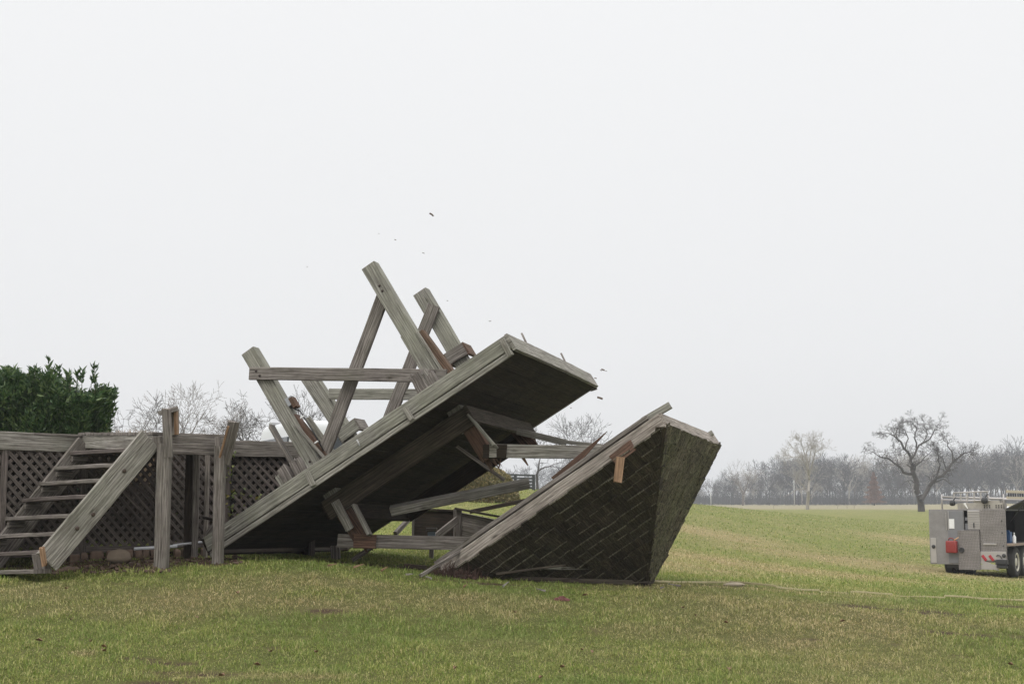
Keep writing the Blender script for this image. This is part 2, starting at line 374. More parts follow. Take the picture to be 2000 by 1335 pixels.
# ------------------------------------------------------------------ ground sheet
def make_ground():
    ys = np.concatenate([np.linspace(-8, 7, 12), np.geomspace(8, 24, 230), np.geomspace(24.2, 130, 170), np.geomspace(132, 1000, 90)])
    ang = np.linspace(-1, 1, 300)
    Yg, Ag = np.meshgrid(ys, ang, indexing='ij')
    half = np.where(Yg < 8, 14, 14 + (Yg - 8) * .62)
    Xg = Ag * half
    Z = terrain(Xg.ravel(), Yg.ravel())
    P = np.stack([Xg.ravel(), Yg.ravel(), Z], 1)
    ny, nx = Yg.shape; idx = np.arange(ny * nx).reshape(ny, nx)
    F = np.stack([idx[:-1, :-1], idx[:-1, 1:], idx[1:, 1:], idx[1:, :-1]], -1).reshape(-1, 4)
    me = bpy.data.meshes.new('ground'); me.vertices.add(len(P)); me.vertices.foreach_set('co', P.ravel())
    me.loops.add(F.size); me.loops.foreach_set('vertex_index', F.ravel()); me.polygons.add(len(F))
    me.polygons.foreach_set('loop_start', np.arange(0, F.size, 4)); me.polygons.foreach_set('loop_total', np.full(len(F), 4)); me.polygons.foreach_set('use_smooth', np.ones(len(F), bool))
    me.update(calc_edges=True)
    st, di = covers(P[:, 0], P[:, 1])
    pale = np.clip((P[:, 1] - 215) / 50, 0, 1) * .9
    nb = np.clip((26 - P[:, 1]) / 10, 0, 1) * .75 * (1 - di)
    far = np.clip((P[:, 1] - 20) / 30, 0, 1)
    for nm, a in (('far', far), ('straw', st), ('dirt', di), ('pale', pale), ('nearbase', nb)):
        at = me.attributes.new(nm, 'FLOAT', 'POINT'); at.data.foreach_set('value', a.astype('f'))
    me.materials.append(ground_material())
    o = bpy.data.objects.new('ground', me); C.objects.link(o); tag(o, kind='structure')
make_ground()

# ------------------------------------------------------------------ grass blades (uncountable)
def make_grass():
    def scatter(n, y0, y1):
        u = rng.random(n); Y = np.sqrt(y0**2 + u * (y1**2 - y0**2)); X = (rng.random(n) * 2 - 1) * (Y * .375 + .3); return X, Y
    Xs = []; Ys = []; Hs = []; Ws = []
    for n, a, b, h, w in ((230000, 9.5, 12.5, .042, .0042), (210000, 12.5, 16, .046, .005), (150000, 16, 22, .052, .0065), (110000, 22, 36, .06, .012), (60000, 36, 60, .075, .022), (110000, 60, 140, .10, .045)):
        X, Y = scatter(n, a, b); Xs.append(X); Ys.append(Y); Hs.append(h * (.35 + rng.random(n) ** 1.6 * 1.15)); Ws.append(np.full(n, w) * (.6 + .8 * rng.random(n)))
    X = np.concatenate(Xs); Y = np.concatenate(Ys); H = np.concatenate(Hs); W = np.concatenate(Ws)
    st, di = covers(X, Y)
    clump = fbm(X * 7, Y * 4.5, 41)
    keep = (rng.random(len(X)) > di * .93) & (rng.random(len(X)) < .4 + clump * 1.1)
    # no grass inside under the deck
    X, Y, H, W, st, clump = X[keep], Y[keep], H[keep], W[keep], st[keep], clump[keep]
    H = H * np.clip(.35 + (clump - .3) * 2.2, .45, 1.6) * (1 - .3 * st)
    tall = rng.random(len(X)) < .004; H[tall] *= 2.2
    Z = terrain(X, Y)
    n = len(X); th = rng.random(n) * 2 * np.pi; lean = .25 + rng.random(n) ** .8 * 1.3
    flat = rng.random(n) < .22; lean[flat] = 1.25 + .25 * rng.random(flat.sum()); H = np.where(flat, H * 1.5, H)
    dx = np.cos(th); dy = np.sin(th)
    ph = th + np.pi / 2 + (rng.random(n) - .5)
    wx = np.cos(ph) * W / 2; wy = np.sin(ph) * W / 2
    sl = np.sin(lean); cl = np.cos(lean)
    base = np.stack([X, Y, Z - .004], 1)
    mid = base + np.stack([dx * sl * H * .35, dy * sl * H * .35, cl * H * .62 + .004], 1)
    tip = base + np.stack([dx * sl * H, dy * sl * H, cl * H * .9 + .004], 1)
    wv = np.stack([wx, wy, np.zeros(n)], 1)
    P = np.stack([base - wv, base + wv, mid + wv * .8, mid - wv * .8, tip], 1).reshape(-1, 3)
    i = np.arange(n) * 5
    loops = np.stack([i, i+1, i+2, i+3, i+3, i+2, i+4], 1).ravel()
    me = bpy.data.meshes.new('grass'); me.vertices.add(len(P)); me.vertices.foreach_set('co', P.ravel())
    me.loops.add(len(loops)); me.loops.foreach_set('vertex_index', loops); me.polygons.add(2 * n)
    ls = np.stack([np.arange(n) * 7, np.arange(n) * 7 + 4], 1).ravel(); lt = np.tile([4, 3], n)
    me.polygons.foreach_set('loop_start', ls); me.polygons.foreach_set('loop_total', lt)
    me.update(calc_edges=True)
    at = me.attributes.new('straw', 'FLOAT', 'POINT'); at.data.foreach_set('value', np.repeat(np.clip(st, 0, 1), 5).astype('f'))
    me.materials.append(grass_material())
    o = bpy.data.objects.new('grass', me); C.objects.link(o)
    tag(o, 'short patchy green and straw coloured lawn grass', 'grass', kind='stuff')
make_grass()

# ================================================================== collapsing tower
u = V((.820, -.223, .527)).normalized(); w = V((.273, .962, -.018)); w = (w - u * w.dot(u)).normalized(); nn = u.cross(w)   # nn points to the legs' feet
A = V((-.084, 14.992, 3.403)); PL = 4.08; PW = 4.04; PT = .19
def PP(s, d, h=0): return A - u * s + w * d - nn * h     # s down the near edge, d into depth, h towards the roof
tower = thing('wooden_tower', (ghit(640, 1085)), 'weathered wooden lookout tower toppling over onto the lawn, its shingled roof upside down', 'tower')
floor = MB()
s_ = .0
while s_ < PL - .05:
    wd = .139; floor.beam(PP(s_ + wd / 2, .045, PT - .035), PP(s_ + wd / 2, PW - .045, PT - .035), wd - .006, .036, u, jit=.0012, seg=.5)
    s_ += wd
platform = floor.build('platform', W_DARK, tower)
jo = MB()
for k in range(9):
    s = .25 + k * .44; jo.beam(PP(s, .05, .07), PP(s, PW - .05, .07), .13, .045, nn, jit=.001, seg=.6)
jo.build('joists', W_BROWN, platform)
rb = MB(); rb.beam(PP(-.0, .02, PT/2 - .02), PP(PL, .02, PT/2 - .02), PT - .03, .042, nn, bow=.008, rough1=.03); rb.build('rim_board', W_GREEN, platform)
rb = MB(); rb.beam(PP(.01, -.012, PT + .012), PP(PL - .02, -.012, PT + .012), .055, .03, nn, bow=.006, rough1=.05); rb.build('trim_strip', W_GREY, platform)
rb = MB(); rb.beam(PP(-.022, 0, PT/2 - .005), PP(-.022, PW, PT/2 - .005), PT + .01, .04, nn, bow=.01); rb.build('rim_board', W_GREY, platform)
rb = MB(); rb.beam(PP(-.0, PW - .02, PT/2 - .01), PP(PL, PW - .02, PT/2 - .01), PT, .042, nn, rough1=.03); rb.build('rim_board', W_BROWN, platform)
rb = MB(); rb.beam(PP(PL + .02, 0.02, PT/2), PP(PL + .02, PW - .02, PT/2), PT, .04, nn, rough0=.03); rb.build('rim_board', W_DARK, platform)
# cleats on the rim
for (px, py, px2, py2) in ((599, 921, 612, 948), (790, 796, 804, 819), (981, 664, 996, 694)):
    m = MB(); p = onplane(px, py, PP(0, -.045), w); q = onplane(px2, py2, PP(0, -.045), w)
    m.beam(p, q, .062, .035, u, rough1=.006); m.build('cleat', W_GREY, platform)
m = MB(); m.beam(onplane(1154, 742, PP(0, PW + .02), w), onplane(1160, 762, PP(0, PW + .02), w), .09, .04, u); m.build('cleat', W_BROWN, platform)
# thin rods standing up from the right-hand rim
for (a, b) in (((1030, 674), (1019, 651)), ((1106, 711), (1096, 690))):
    m = MB(); p = onplane(*a, PP(-.03, 0), u); q = onplane(*b, PP(-.03, 0), u); m.beam(p, q, .022, .02, w, jit=0); m.build('rod', W_BROWN, platform)
# hook hanging on the rim
m = MB(); p = onplane(697, 858, PP(0, -.04), w); q = onplane(703, 874, PP(0, -.04), w); m.tube([p, (p+q)/2 + V((.006, 0, 0)), q], [.012, .008, .011], 6); m.build('hook', plain('dull zinc', (.35, .35, .34), .5, .6), platform)

DN = .8; DF = 3.22
def pn(px, py, d): return onplane(px, py, PP(0, d), w)
def member(name, a, b, d, wid, thk, mat, parent=tower, r0=0, r1=0, bow=0):
    m = MB(); p = pn(*a, d); q = pn(*b, d); wdv = (q - p).cross(w)
    m.beam(p, q, wid, thk, wdv, rough0=r0, rough1=r1, bow=bow); return m.build(name, mat, parent)
leg1 = member('leg', (489, 686), (663, 986), DN, .178, .16, W_GREEN)
leg2 = member('leg', (723, 520), (912, 838), DN, .178, .16, W_GREEN)
leg3 = member('leg', (823, 571), (925, 745), DF, .20, .17, W_GREEN)
leg4 = member('leg', (603, 734), (702, 885), DF, .20, .17, W_GREEN)
BOLT = plain('rusty bolt', (.05, .035, .03), .7, .4); CLIP = plain('white plastic', (.7, .7, .68))
def bolts(parent, pts, d):
    for (x, y) in pts:
        m = MB(); p = pn(x, y, d); m.lathe(p + w * .005, [(.016, 0), (.016, .006), (.009, .008), (.009, .016), (0.002, .017)], 8, -w); m.build('bolt', BOLT, parent)
bolts(leg2, [(741, 558), (747, 568)], DN - .08)
bolts(leg1, [(605, 901), (612, 909)], DN - .08)
# leg tops are notched: peaked ends
# horizontal braces
h1 = member('brace', (488, 729), (872, 734), DN - .105, .148, .045, W_BROWN, bow=.012)
bolts(h1, [(500, 724), (507, 733), (848, 726)], DN - .132)
member('brace', (643, 769), (830, 770), DF - .11, .145, .045, W_GREEN)
member('brace', (751, 572), (629, 895), DN + .02, .150, .06, W_BROWN, bow=-.006)
member('brace', (848, 596), (755, 830), DF - .115, .165, .05, W_BROWN)
# cheek boards bolted to the legs
def cheek(a, b, d, wid, thk, mat, parent, r0=.02):
    member('cheek_board', a, b, d, wid, thk, mat, parent, r0=r0)
cheek((530, 832), (592, 940), DN - .03, .04, .12, W_BROWN, leg1)
cheek((576, 810), (650, 905), DN + .02, .05, .13, W_RED, leg1)
cheek((600, 815), (655, 893), DN + .06, .07, .05, W_GREEN, leg1)
cheek((577, 829), (633, 893), DN - .1, .035, .03, W_GREY, leg1)
cheek((789, 657), (838, 742), DN - .03, .045, .12, W_GREEN, leg2)
cheek((822, 648), (888, 738), DN + .02, .09, .13, W_RED, leg2)
cheek((815, 648), (873, 738), DN - .09, .03, .03, W_GREY, leg2)
cheek((752, 545), (763, 567), DN + .03, .03, .1, W_BROWN, leg2)
# electrical box and cable on the near left leg
m = MB(); m.box(pn(568, 784, DN - .02), (.10, .10, .10), Matrix((u, w, nn)).transposed()); jb = m.build('junction_box', plain('faded grey plastic', (.30, .31, .32), .6), tower)
m = MB(); m.box(pn(575, 786, DN - .02), (.045, .12, .13), Matrix((u, w, nn)).transposed()); m.build('cover', W_RED, jb)
m = MB(); m.tube([pn(571, 795, DN - .04), pn(578, 799, DN), pn(586, 802, DN), pn(592, 812, DN - .06), pn(612, 843, DN - .07), pn(632, 880, DN - .07)], .009, 6); m.build('cable', plain('black cable', (.02, .02, .02)), jb)
for (x, y) in ((590, 814), (618, 863)): m = MB(); m.box(pn(x, y, DN - .09), (.045, .02, .018), Matrix((u, w, nn)).transposed()); m.build('cable_clip', CLIP, jb)
# collars of short boards where the far legs meet the floor
def collar(pts, d, mat1, mat2):
    (a, b, c) = pts
    m = MB(); m.beam(pn(*a, d - .13), pn(*b, d - .13), .17, .04, nn, rough0=.01); cl = m.build('collar', mat1, tower)
    m = MB(); p = pn(*b, d - .14); m.beam(p, p + w * .34, .18, .04, nn); m.build('side_board', mat2, cl)
    m = MB(); p = pn(*a, d - .14); m.beam(p, p + w * .34, .18, .04, nn); m.build('side_board', mat2, cl)
collar(((874, 702), (908, 680), 0), DF, W_BROWN, W_RED)
collar(((664, 852), (697, 828), 0), DF, W_GREEN, W_BROWN)
# rotten joist ends beside the near legs
for (x, y, l, wd, mt) in ((560, 930, .2, .12, W_BROWN), (585, 915, .22, .14, W_BROWN), (550, 938, .12, .07, W_GREEN), (825, 748, .2, .13, W_BROWN), (838, 739, .18, .09, W_GREY), (815, 752, .2, .06, W_BROWN), (848, 745, .2, .1, W_BROWN)):
    m = MB(); p = pn(x, y, DN * .45); m.beam(p - nn * .1 - u * .0, p + nn * l * .55, wd, .09, u, rough1=.035, seg=.06, jit=.006); m.splinters(p + nn * l * .5, nn, u, wd, .09, 6, .06); m.build('rotten_block', mt, tower)
# girders under the floor between the posts
g = MB(); pA = pn(911, 826, DN - .1); pB = pn(655, 992, DN - .1)
hA = (A - pA).dot(nn); hB = (A - pB).dot(nn)
sA = (A - pn(908, 822, DN)).dot(u); sB = (A - pn(660, 984, DN)).dot(u)
GH = PT + .16
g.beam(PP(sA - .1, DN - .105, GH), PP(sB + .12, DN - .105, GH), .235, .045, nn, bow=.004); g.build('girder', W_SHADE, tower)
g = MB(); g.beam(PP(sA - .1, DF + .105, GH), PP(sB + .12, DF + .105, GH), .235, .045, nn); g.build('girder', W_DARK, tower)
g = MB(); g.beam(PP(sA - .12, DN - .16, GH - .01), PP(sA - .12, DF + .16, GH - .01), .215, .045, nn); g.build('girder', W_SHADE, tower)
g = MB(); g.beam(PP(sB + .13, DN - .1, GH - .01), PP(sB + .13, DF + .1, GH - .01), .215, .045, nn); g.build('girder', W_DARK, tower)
# upper posts snapped below the floor
def stub(a, b, d, mat, wid=.16):
    m = MB(); p = pn(*a, d); q = pn(*b, d); ax = (q - p)
    m.beam(p, q, wid, .15, ax.cross(w), rough1=.05); m.splinters(q, ax, ax.cross(w), wid, .15, 14, .22)
    return m.build('post', mat, tower)
stub((906, 815), (954, 892), DN, W_RED); stub((662, 985), (706, 1050), DN, W_RED)
stub((1008, 838), (1035, 868), DF, W_RED)
m = MB(); m.beam(pn(917, 812, DN - .12), pn(968, 872, DN - .3), .03, .11, u, bow=.015); m.build('cheek_board', W_GREEN, tower)
m = MB(); m.beam(pn(692, 985, DN - .12), pn(722, 1044, DN - .16), .035, .1, u, bow=.01); m.build('cheek_board', W_GREY, tower)
m = MB(); m.beam(pn(655, 978, DN - .13), pn(683, 1032, DN - .13), .1, .04, u, rough1=.02); m.build('cheek_board', W_GREY, tower)
# rails still joining the snapped posts to the roof
def loose(name, a, Da, b, Db, wid, thk, mat, wd=(0, 0, 1), parent=None, bow=0, r0=.01, r1=.01, sp0=0, sp1=0, w1=None, t1=None):
    m = MB(); p = unp(*a, Da); q = unp(*b, Db); m.beam(p, q, wid, thk, wd, rough0=r0, rough1=r1, bow=bow, w1=w1, t1=t1)
    if sp0: m.splinters(p, p - q, wd, wid, thk, 8, sp0)
    if sp1: m.splinters(q, q - p, wd, wid, thk, 8, sp1)
    return m, p, q
m, p, q = loose('rail', (955, 880), 15.6, (1195, 883), 15.75, .148, .05, W_GREY, bow=-.01); m.build('rail', W_GREY, tower)
m, p, q = loose('rail', (945, 881), 15.63, (990, 881), 15.6, .152, .056, W_DARK); m.build('rail_end', W_DARK, tower)
m, p, q = loose('rail', (660, 1055), 16.1, (915, 1061), 15.95, .152, .05, W_BROWN, bow=-.008); m.build('rail', W_BROWN, tower)
m, p, q = loose('rail', (690, 1056), 16.02, (735, 1057), 16.02, .158, .04, W_RED); m.build('rail_end', W_RED, tower)
m, p, q = loose('rail', (1010, 842), 16.9, (1105, 864), 16.6, .075, .035, W_GREY, bow=-.02); m.build('bent_rail', W_GREY, tower)
m, p, q = loose('rail', (1100, 862), 16.62, (1200, 873), 16.3, .045, .035, W_GREY, bow=.015); m.build('bent_rail', W_GREY, tower)

# ---- roof: a pyramid lying on its side, apex towards the ground
u2 = V((.791, -.280, .544)).normalized(); w2 = V((.362, .931, -.047)); w2 = (w2 - u2 * w2.dot(u2)).normalized(); n2 = u2.cross(w2)
A2 = unp(1282, 810, 14.9); RL = 2.84; RW = 2.46; RH = 1.16; FT = .16
def RP(s, d, h=0): return A2 - u2 * s + w2 * d - n2 * h
sheath = MB(); apex = RP(RL/2, RW/2, RH + FT)
cn = [RP(0, 0, FT), RP(RL, 0, FT), RP(RL, RW, FT), RP(0, RW, FT)]
for k in range(4): a, b = cn[k], cn[(k+1) % 4]; sheath.tri(a, b, apex, [(0, 0), (3, 0), (1.5, 2)])
cx = (cn[0] + cn[2]) / 2
for k in range(4):
    a, b = [c_ + (apex - c_).normalized() * .03 + (cx - c_).normalized() * .05 for c_ in (cn[k], cn[(k+1) % 4])]; sheath.tri(b, a, apex - (apex - cx).normalized() * .08, [(0, 0), (3, 0), (1.5, 2)])
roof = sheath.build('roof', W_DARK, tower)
def fascia(a, b, inw, mat, ht=FT, r0=0, r1=0, bow=0):
    m = MB(); o_ = -inw * .0
    m.beam(a + n2 * 0 - n2 * ht / 2, b - n2 * ht / 2, ht, .042, n2, rough0=r0, rough1=r1, bow=bow)
    return m.build('fascia', mat, roof)
fascia(RP(-.02, .0, 0), RP(RL + .07, .0, 0), w2, W_FASCIA, .175, r1=.05, bow=.006)
fascia(RP(-.022, .022, -.003), RP(-.022, RW + .02, -.003), u2, W_FASCIA, .165)
fascia(RP(0, RW, 0), RP(RL, RW, 0), w2, W_BROWN); fascia(RP(RL + .02, 0.03, 0), RP(RL + .02, RW, 0), u2, W_BROWN)
# top plate behind the fascia
m = MB(); m.beam(RP(.1, .06, -.045), RP(RL + .1, .06, -.045), .05, .09, n2, rough1=.04); m.build('top_plate', W_BROWN, roof)
m = MB(); p = onplane(1256, 822, RP(0, .12), w2); q = onplane(1309, 791, RP(0, .12), w2); m.beam(p, q, .075, .05, n2, rough1=.004); m.build('rafter_tail', W_GREEN, roof)
m = MB(); p = onplane(1370, 858, RP(0, RW - .2), w2); q = onplane(1392, 844, RP(0, RW - .2), w2); m.beam(p, q, .06, .05, n2); m.build('rafter_tail', W_GREEN, roof)
# fresh split patch and hanging splinter on the fascia
m = MB(); p = onplane(1197, 899, RP(0, -.033), w2); q = onplane(1236, 869, RP(0, -.033), w2); m.beam(p, q, .125, .02, n2, rough0=.02, rough1=.02); m.build('split_patch', W_RED, roof)
m = MB(); p = onplane(1212, 892, RP(0, -.06), w2); q = onplane(1206, 942, RP(0, -.1), w2); m.beam(p, q, .09, .022, V((1, 0, 0)), rough0=.01, rough1=.01); m.build('hanging_splinter', W_FRESH, roof)
# shingle courses
def join(a, b):
    """Append mesh b to mesh a (second material slot) and drop b."""
    import bmesh
    a.data.materials.append(b.data.materials[0]); bm = bmesh.new(); bm.from_mesh(a.data); n0 = len(bm.faces); bm.from_mesh(b.data); bm.faces.ensure_lookup_table()
    for f_ in bm.faces[n0:]: f_.material_index = 1
    bm.to_mesh(a.data); bm.free(); bpy.data.objects.remove(b)
def courses(a, b, ap, rows=14, mat=W_SHINGLE):
    m = MB(); li = MB(); base = b - a; L = base.length; bx = base.normalized(); mid = (a + b) / 2
    sl = ap - a; sl = sl - bx * sl.dot(bx); H = sl.length; sy = sl.normalized(); nrm = bx.cross(sy)
    if nrm.dot(a - (cn[0] + cn[2]) / 2 + (ap - a) * .3) < 0: nrm = -nrm
    ax0 = (ap - a).dot(bx); ex = H / rows
    for r in range(rows):
        y0 = r * ex - (.035 if r == 0 else 0); y1 = min(H, (r + 2.2) * ex); x = -.06 + random.uniform(-.1, 0)
        while x < L + .02:
            wd = random.uniform(.07, .19); x1 = x + wd - .004
            def lim(xv, y): lo = ax0 * max(y, 0) / H; hi = L - (L - ax0) * max(y, 0) / H; return min(max(xv, lo), hi)
            jy = random.uniform(-.012, .012); Y0 = y0 + jy; top = .028 + random.uniform(-.004, .008)
            q = [lim(x, Y0), lim(x1, Y0), lim(x1, y1), lim(x, y1)]
            gone = random.random()
            if gone < .03 and r > 0: x += wd; continue
            if gone > .95: top += .022
            if q[1] - q[0] > .012:
                P = lambda xx, yy, hh: a + bx * xx + sy * yy + nrm * hh
                t0, t1, t2, t3 = P(q[0], Y0, top), P(q[1], Y0, top + random.uniform(-.003, .003)), P(q[2], y1, .004), P(q[3], y1, .004)
                b0, b1 = P(q[0], Y0, .004), P(q[1], Y0, .004)
                uo = random.random() * 30; vo = random.random() * 30; lw = q[1] - q[0]; ll = y1 - Y0
                n_ = len(m.v); m.v += [tuple(k_) for k_ in (t0, t1, t2, t3, b0, b1)]
                m.face((n_, n_+1, n_+2, n_+3), [(uo, vo), (uo, vo + lw), (uo + ll, vo + lw), (uo + ll, vo)])
                if random.random() < .8 and q[1] - q[0] > .03:
                    sh_ = random.uniform(.003, .010); e1 = random.uniform(-.05, .1) * lw; e2 = random.uniform(-.05, .12) * lw
                    li.quad(P(q[0] + e1, Y0 - .001, top + .002), P(q[1] - e2, Y0 - .001, top + .002), P(q[1] - e2, Y0 + sh_, top + .0015), P(q[0] + e1, Y0 + sh_, top + .0015), [(uo, vo), (uo, vo + lw), (uo + sh_, vo + lw), (uo + sh_, vo)])
                    li.quad(P(q[0] + e1, Y0 - .002, top - .012), P(q[1] - e2, Y0 - .002, top - .012), P(q[1] - e2, Y0 - .002, top + .002), P(q[0] + e1, Y0 - .002, top + .002), [(uo, vo), (uo, vo + lw), (uo + sh_, vo + lw), (uo + sh_, vo)])
                m.face((n_+4, n_+5, n_+1, n_), [(uo, vo), (uo, vo + lw), (uo + .02, vo + lw), (uo + .02, vo)])
                m.face((n_+4, n_, n_+3), [(uo, vo), (uo, vo + .02), (uo + ll, vo)]); m.face((n_+1, n_+5, n_+2), [(uo, vo), (uo, vo + .02), (uo + ll, vo)])
            x += wd
    sh_o = m.build('shingles', mat, roof); o = li.build('shingles', mat if mat is W_MOSSY else W_LICHEN, roof); join(sh_o, o)
    return sh_o
for k in range(4): courses(cn[k], cn[(k+1) % 4], apex, mat=W_MOSSY if k == 3 else W_SHINGLE)
for k in range(4):       # hip caps
    a = cn[k]; m = MB(); d = apex - a; L = d.length; d.normalize(); o1 = (cn[(k+1) % 4] - a).normalized(); o2 = (cn[(k+3) % 4] - a).normalized()
    out = -(cx - a); out = (out - d * out.dot(d)).normalized()
    t = .0
    while t < L - .1:
        l = .2; 
        for o_ in (o1, o2):
            side = (o_ - d * o_.dot(d)).normalized(); f = 1 - t / L * .35
            c0 = a + d * (t - .02) + side * .055 * f + out * .02; c1 = a + d * (t + l) + side * .05 * f + out * .006
            m.beam(c0, c1, .11 * f, .012, side, ch=.001, jit=0)
        t += .125
    m.build('hip_cap', W_SHINGLE, roof)

# ---- loose broken boards round the wreck
def board(label, a, Da, b, Db, wid, thk, mat, wd=(0, 0, 1), name='broken_board', **k):
    m, p, q = loose(name, a, Da, b, Db, wid, thk, mat, wd, **k); o = m.build(name, mat, origin=(p + q) / 2); tag(o, label, 'board'); return o
board('long heavy plank hanging slantwise between the tower floor and the roof', (764, 997), 16.4, (1034, 943), 16.4, .10, .13, W_GREY, wd=V((.2, -.3, 1)))
board('thin dark stick leaning from under the floor down to the slanting plank', (893, 872), 16.6, (985, 937), 16.5, .04, .03, W_BROWN, r1=0)
board('pointed reddish splinter standing beside the sloping roof edge', (1085, 940), 15.35, (1186, 842), 15.3, .13, .03, W_RED, w1=.006, t1=.006)
board('long thin batten lying along the upper side of the roof edge', (905, 1085), 15.55, (1120, 925), 15.3, .03, .03, W_BROWN)
board('thin dark pole lying in the grass behind the roof edge', (918, 999), 21, (1045, 973), 21, .06, .04, W_DARK)
board('short batten poking out of the torn soil left of the roof corner', (822, 1123), 15.0, (905, 1072), 15.5, .035, .03, W_BROWN, r0=.02)
board('flat grey board crushed under the roof, nearest the left corner', (905, 1098), 15.5, (1095, 1108), 15.6, .045, .11, W_GREEN, sp1=.3)
board('long splintered dark board flattened along the grass under the roof', (1000, 1128), 15.6, (1235, 1137), 15.7, .05, .12, W_SHADE, bow=.03, sp0=.25, sp1=.35)
board('short cracked board lying across the crushed roof boards', (970, 1120), 15.45, (1100, 1103), 15.4, .03, .05, W_SHADE, w1=.02)
board('dark broken beam under the roof beside the torn soil', (900, 1122), 15.7, (1045, 1124), 15.8, .13, .14, W_DARK, sp0=.1)
board('wide mossy board pressed into the lawn under the roof tip', (1080, 1120), 15.9, (1225, 1136), 16.1, .13, .1, W_DARK, sp1=.2)
board('short brown stake stuck in the grass under the tower floor', (654, 1066), 17.2, (656, 1090), 17.2, .11, .09, W_BROWN, wd=(1, 0, 0))
board('small splinter lying against the stake under the tower rail', (690, 1092), 16.4, (735, 1062), 16.3, .05, .03, W_BROWN, r0=.03)
board('short dark block lying on the soil in front of the roof corner', (790, 1104), 15.9, (833, 1108), 15.9, .05, .06, W_DARK)
board('twisted dark board behind the right deck post at the low end of the tower floor', (405, 1045), 15.9, (428, 1015), 15.8, .08, .035, W_BROWN, sp0=.1)
board('dark splinter behind the right deck post, level with the lattice foot', (398, 1010), 16.2, (425, 1016), 15.9, .03, .03, W_DARK, sp0=.12)
board('curved brown splinter hanging under the upper rail', (1021, 893), 15.7, (1031, 908), 15.72, .035, .02, W_FRESH, w1=.008)
board('small dark splinter dangling under the end of the upper rail', (978, 893), 15.7, (974, 915), 15.7, .02, .015, W_RED, w1=.008)

# roots / torn soil with dry plants at the roof corner
def tuft_heap(c, r, h, n, cols, name, label, cat):
    m = MB()
    for i in range(n):
        a = random.random() * 6.28; q = random.random() ** .5 * r; p = c + V((math.cos(a) * q, math.sin(a) * q * .6, 0)); p.z = tz(p.x, p.y) - .01
        hh = h * (1 - (q / r) ** 2 * .8) * random.uniform(.4, 1.1); d = V((random.uniform(-.6, .6), random.uniform(-.6, .6), 1)).normalized()
        t = p + d * hh; m.tube([p, (p + t) / 2 + V((random.uniform(-.02, .02), 0, .01)), t], [.005, .004, .002], 3, cap=False, smooth=False)
    # crumbled soil core
    for i in range(60):
        a = random.random() * 6.28; q = random.random() * r * .9; z = random.random() * h * .5 * (1 - q / r)
        s = random.uniform(.02, .05); x = c.x + math.cos(a) * q; y = c.y + math.sin(a) * q * .6
        m.box((x, y, tz(x, y) + z), (s, s * .9, s * .8), Matrix.Rotation(random.random() * 3, 3, V((random.random(), random.random(), 1)).normalized()), ch=s * .25)
    o = m.build(name, cols, origin=c); tag(o, label, cat); return o
tuft_heap(ghit(897, 1128), .34, .24, 420, plain('red brown roots', (.06, .033, .024), .9, var=.5, scale=40), 'torn_root_clump', 'reddish clump of torn roots and soil heaped against the low roof corner', 'root clump')
tuft_heap(ghit(1098, 1172), .07, .05, 60, plain('dark red leaves', (.12, .045, .04), .9, var=.4, scale=40), 'dead_leaf_clump', 'small dark red clump of dead leaves on the lawn in front of the roof', 'leaf clump')

# low timber bin behind the wreck
bn = thing('timber_bin', gpt(895, 20.5), 'low brown timber bin standing on the grass behind the rails', 'bin')
def gp2(px, py, D): return unp(px, py, D)
m = MB(); a = gp2(812, 1000, 20.6); b = gp2(893, 1003, 20.3)
for k in range(4): z = V((0, 0, -.03 - k * .116)); m.beam(a + z, b + z, .12, .035, (0, 0, 1))
m.build('front_panel', W_DARK, bn)
m = MB(); a = gp2(893, 1003, 20.3); b = gp2(985, 1022, 19.6)
for k in range(4): z = V((0, 0, -.03 - k * .116)); m.beam(a + z, b + z, .12, .035, (0, 0, 1))
m.build('side_panel', W_BROWN, bn)
m = MB(); a = gp2(894, 993, 20.24); m.beam(a, a - V((0, 0, .6)), .12, .08, (1, 0, 0)); m.build('corner_post', W_BROWN, bn)
m = MB(); m.beam(gp2(893, 993, 20.2), gp2(985, 1010, 19.5), .1, .03, (0, 1, 0)); m.build('top_rail', W_DARK, bn)
m = MB(); m.beam(gp2(812, 993, 20.6), gp2(893, 997, 20.3), .1, .03, (0, 1, 0)); m.build('top_rail', W_DARK, bn)
m = MB(); a = gp2(812, 995, 20.6); b = a + V((-.1, .9, 0)); 
for k in range(4): z = V((0, 0, -.05 - k * .116)); m.beam(a + z, b + z, .12, .035, (0, 0, 1))
m.build('side_panel', W_DARK, bn)
board('diagonal plank leaning on the front of the low timber bin', (848, 1050), 19.8, (893, 1015), 20.1, .1, .04, W_BROWN)
board('narrow dark plank leaning at the left end of the low timber bin', (772, 1042), 19.6, (808, 1003), 20.3, .07, .05, W_BROWN)
m = MB(); c_ = gp2(843, 1046, 19.2); m.box(c_, (.10, .1, .13)); bxo = thing('feeder_box', c_ - V((0, 0, .1)), 'small blue grey box with a brown lid in front of the low timber bin', 'box'); m.build('body', plain('blue grey paint', (.2, .24, .29), .6), bxo)
m = MB(); m.box(c_ + V((0, 0, .085)), (.145, .14, .05)); m.build('lid', W_BROWN, bxo)
m = MB(); m.beam(c_ - V((0, 0, .06)), V((c_.x, c_.y, tz(c_.x, c_.y) - .03)), .06, .06, (1, 0, 0)); m.build('post', W_BROWN, bxo)

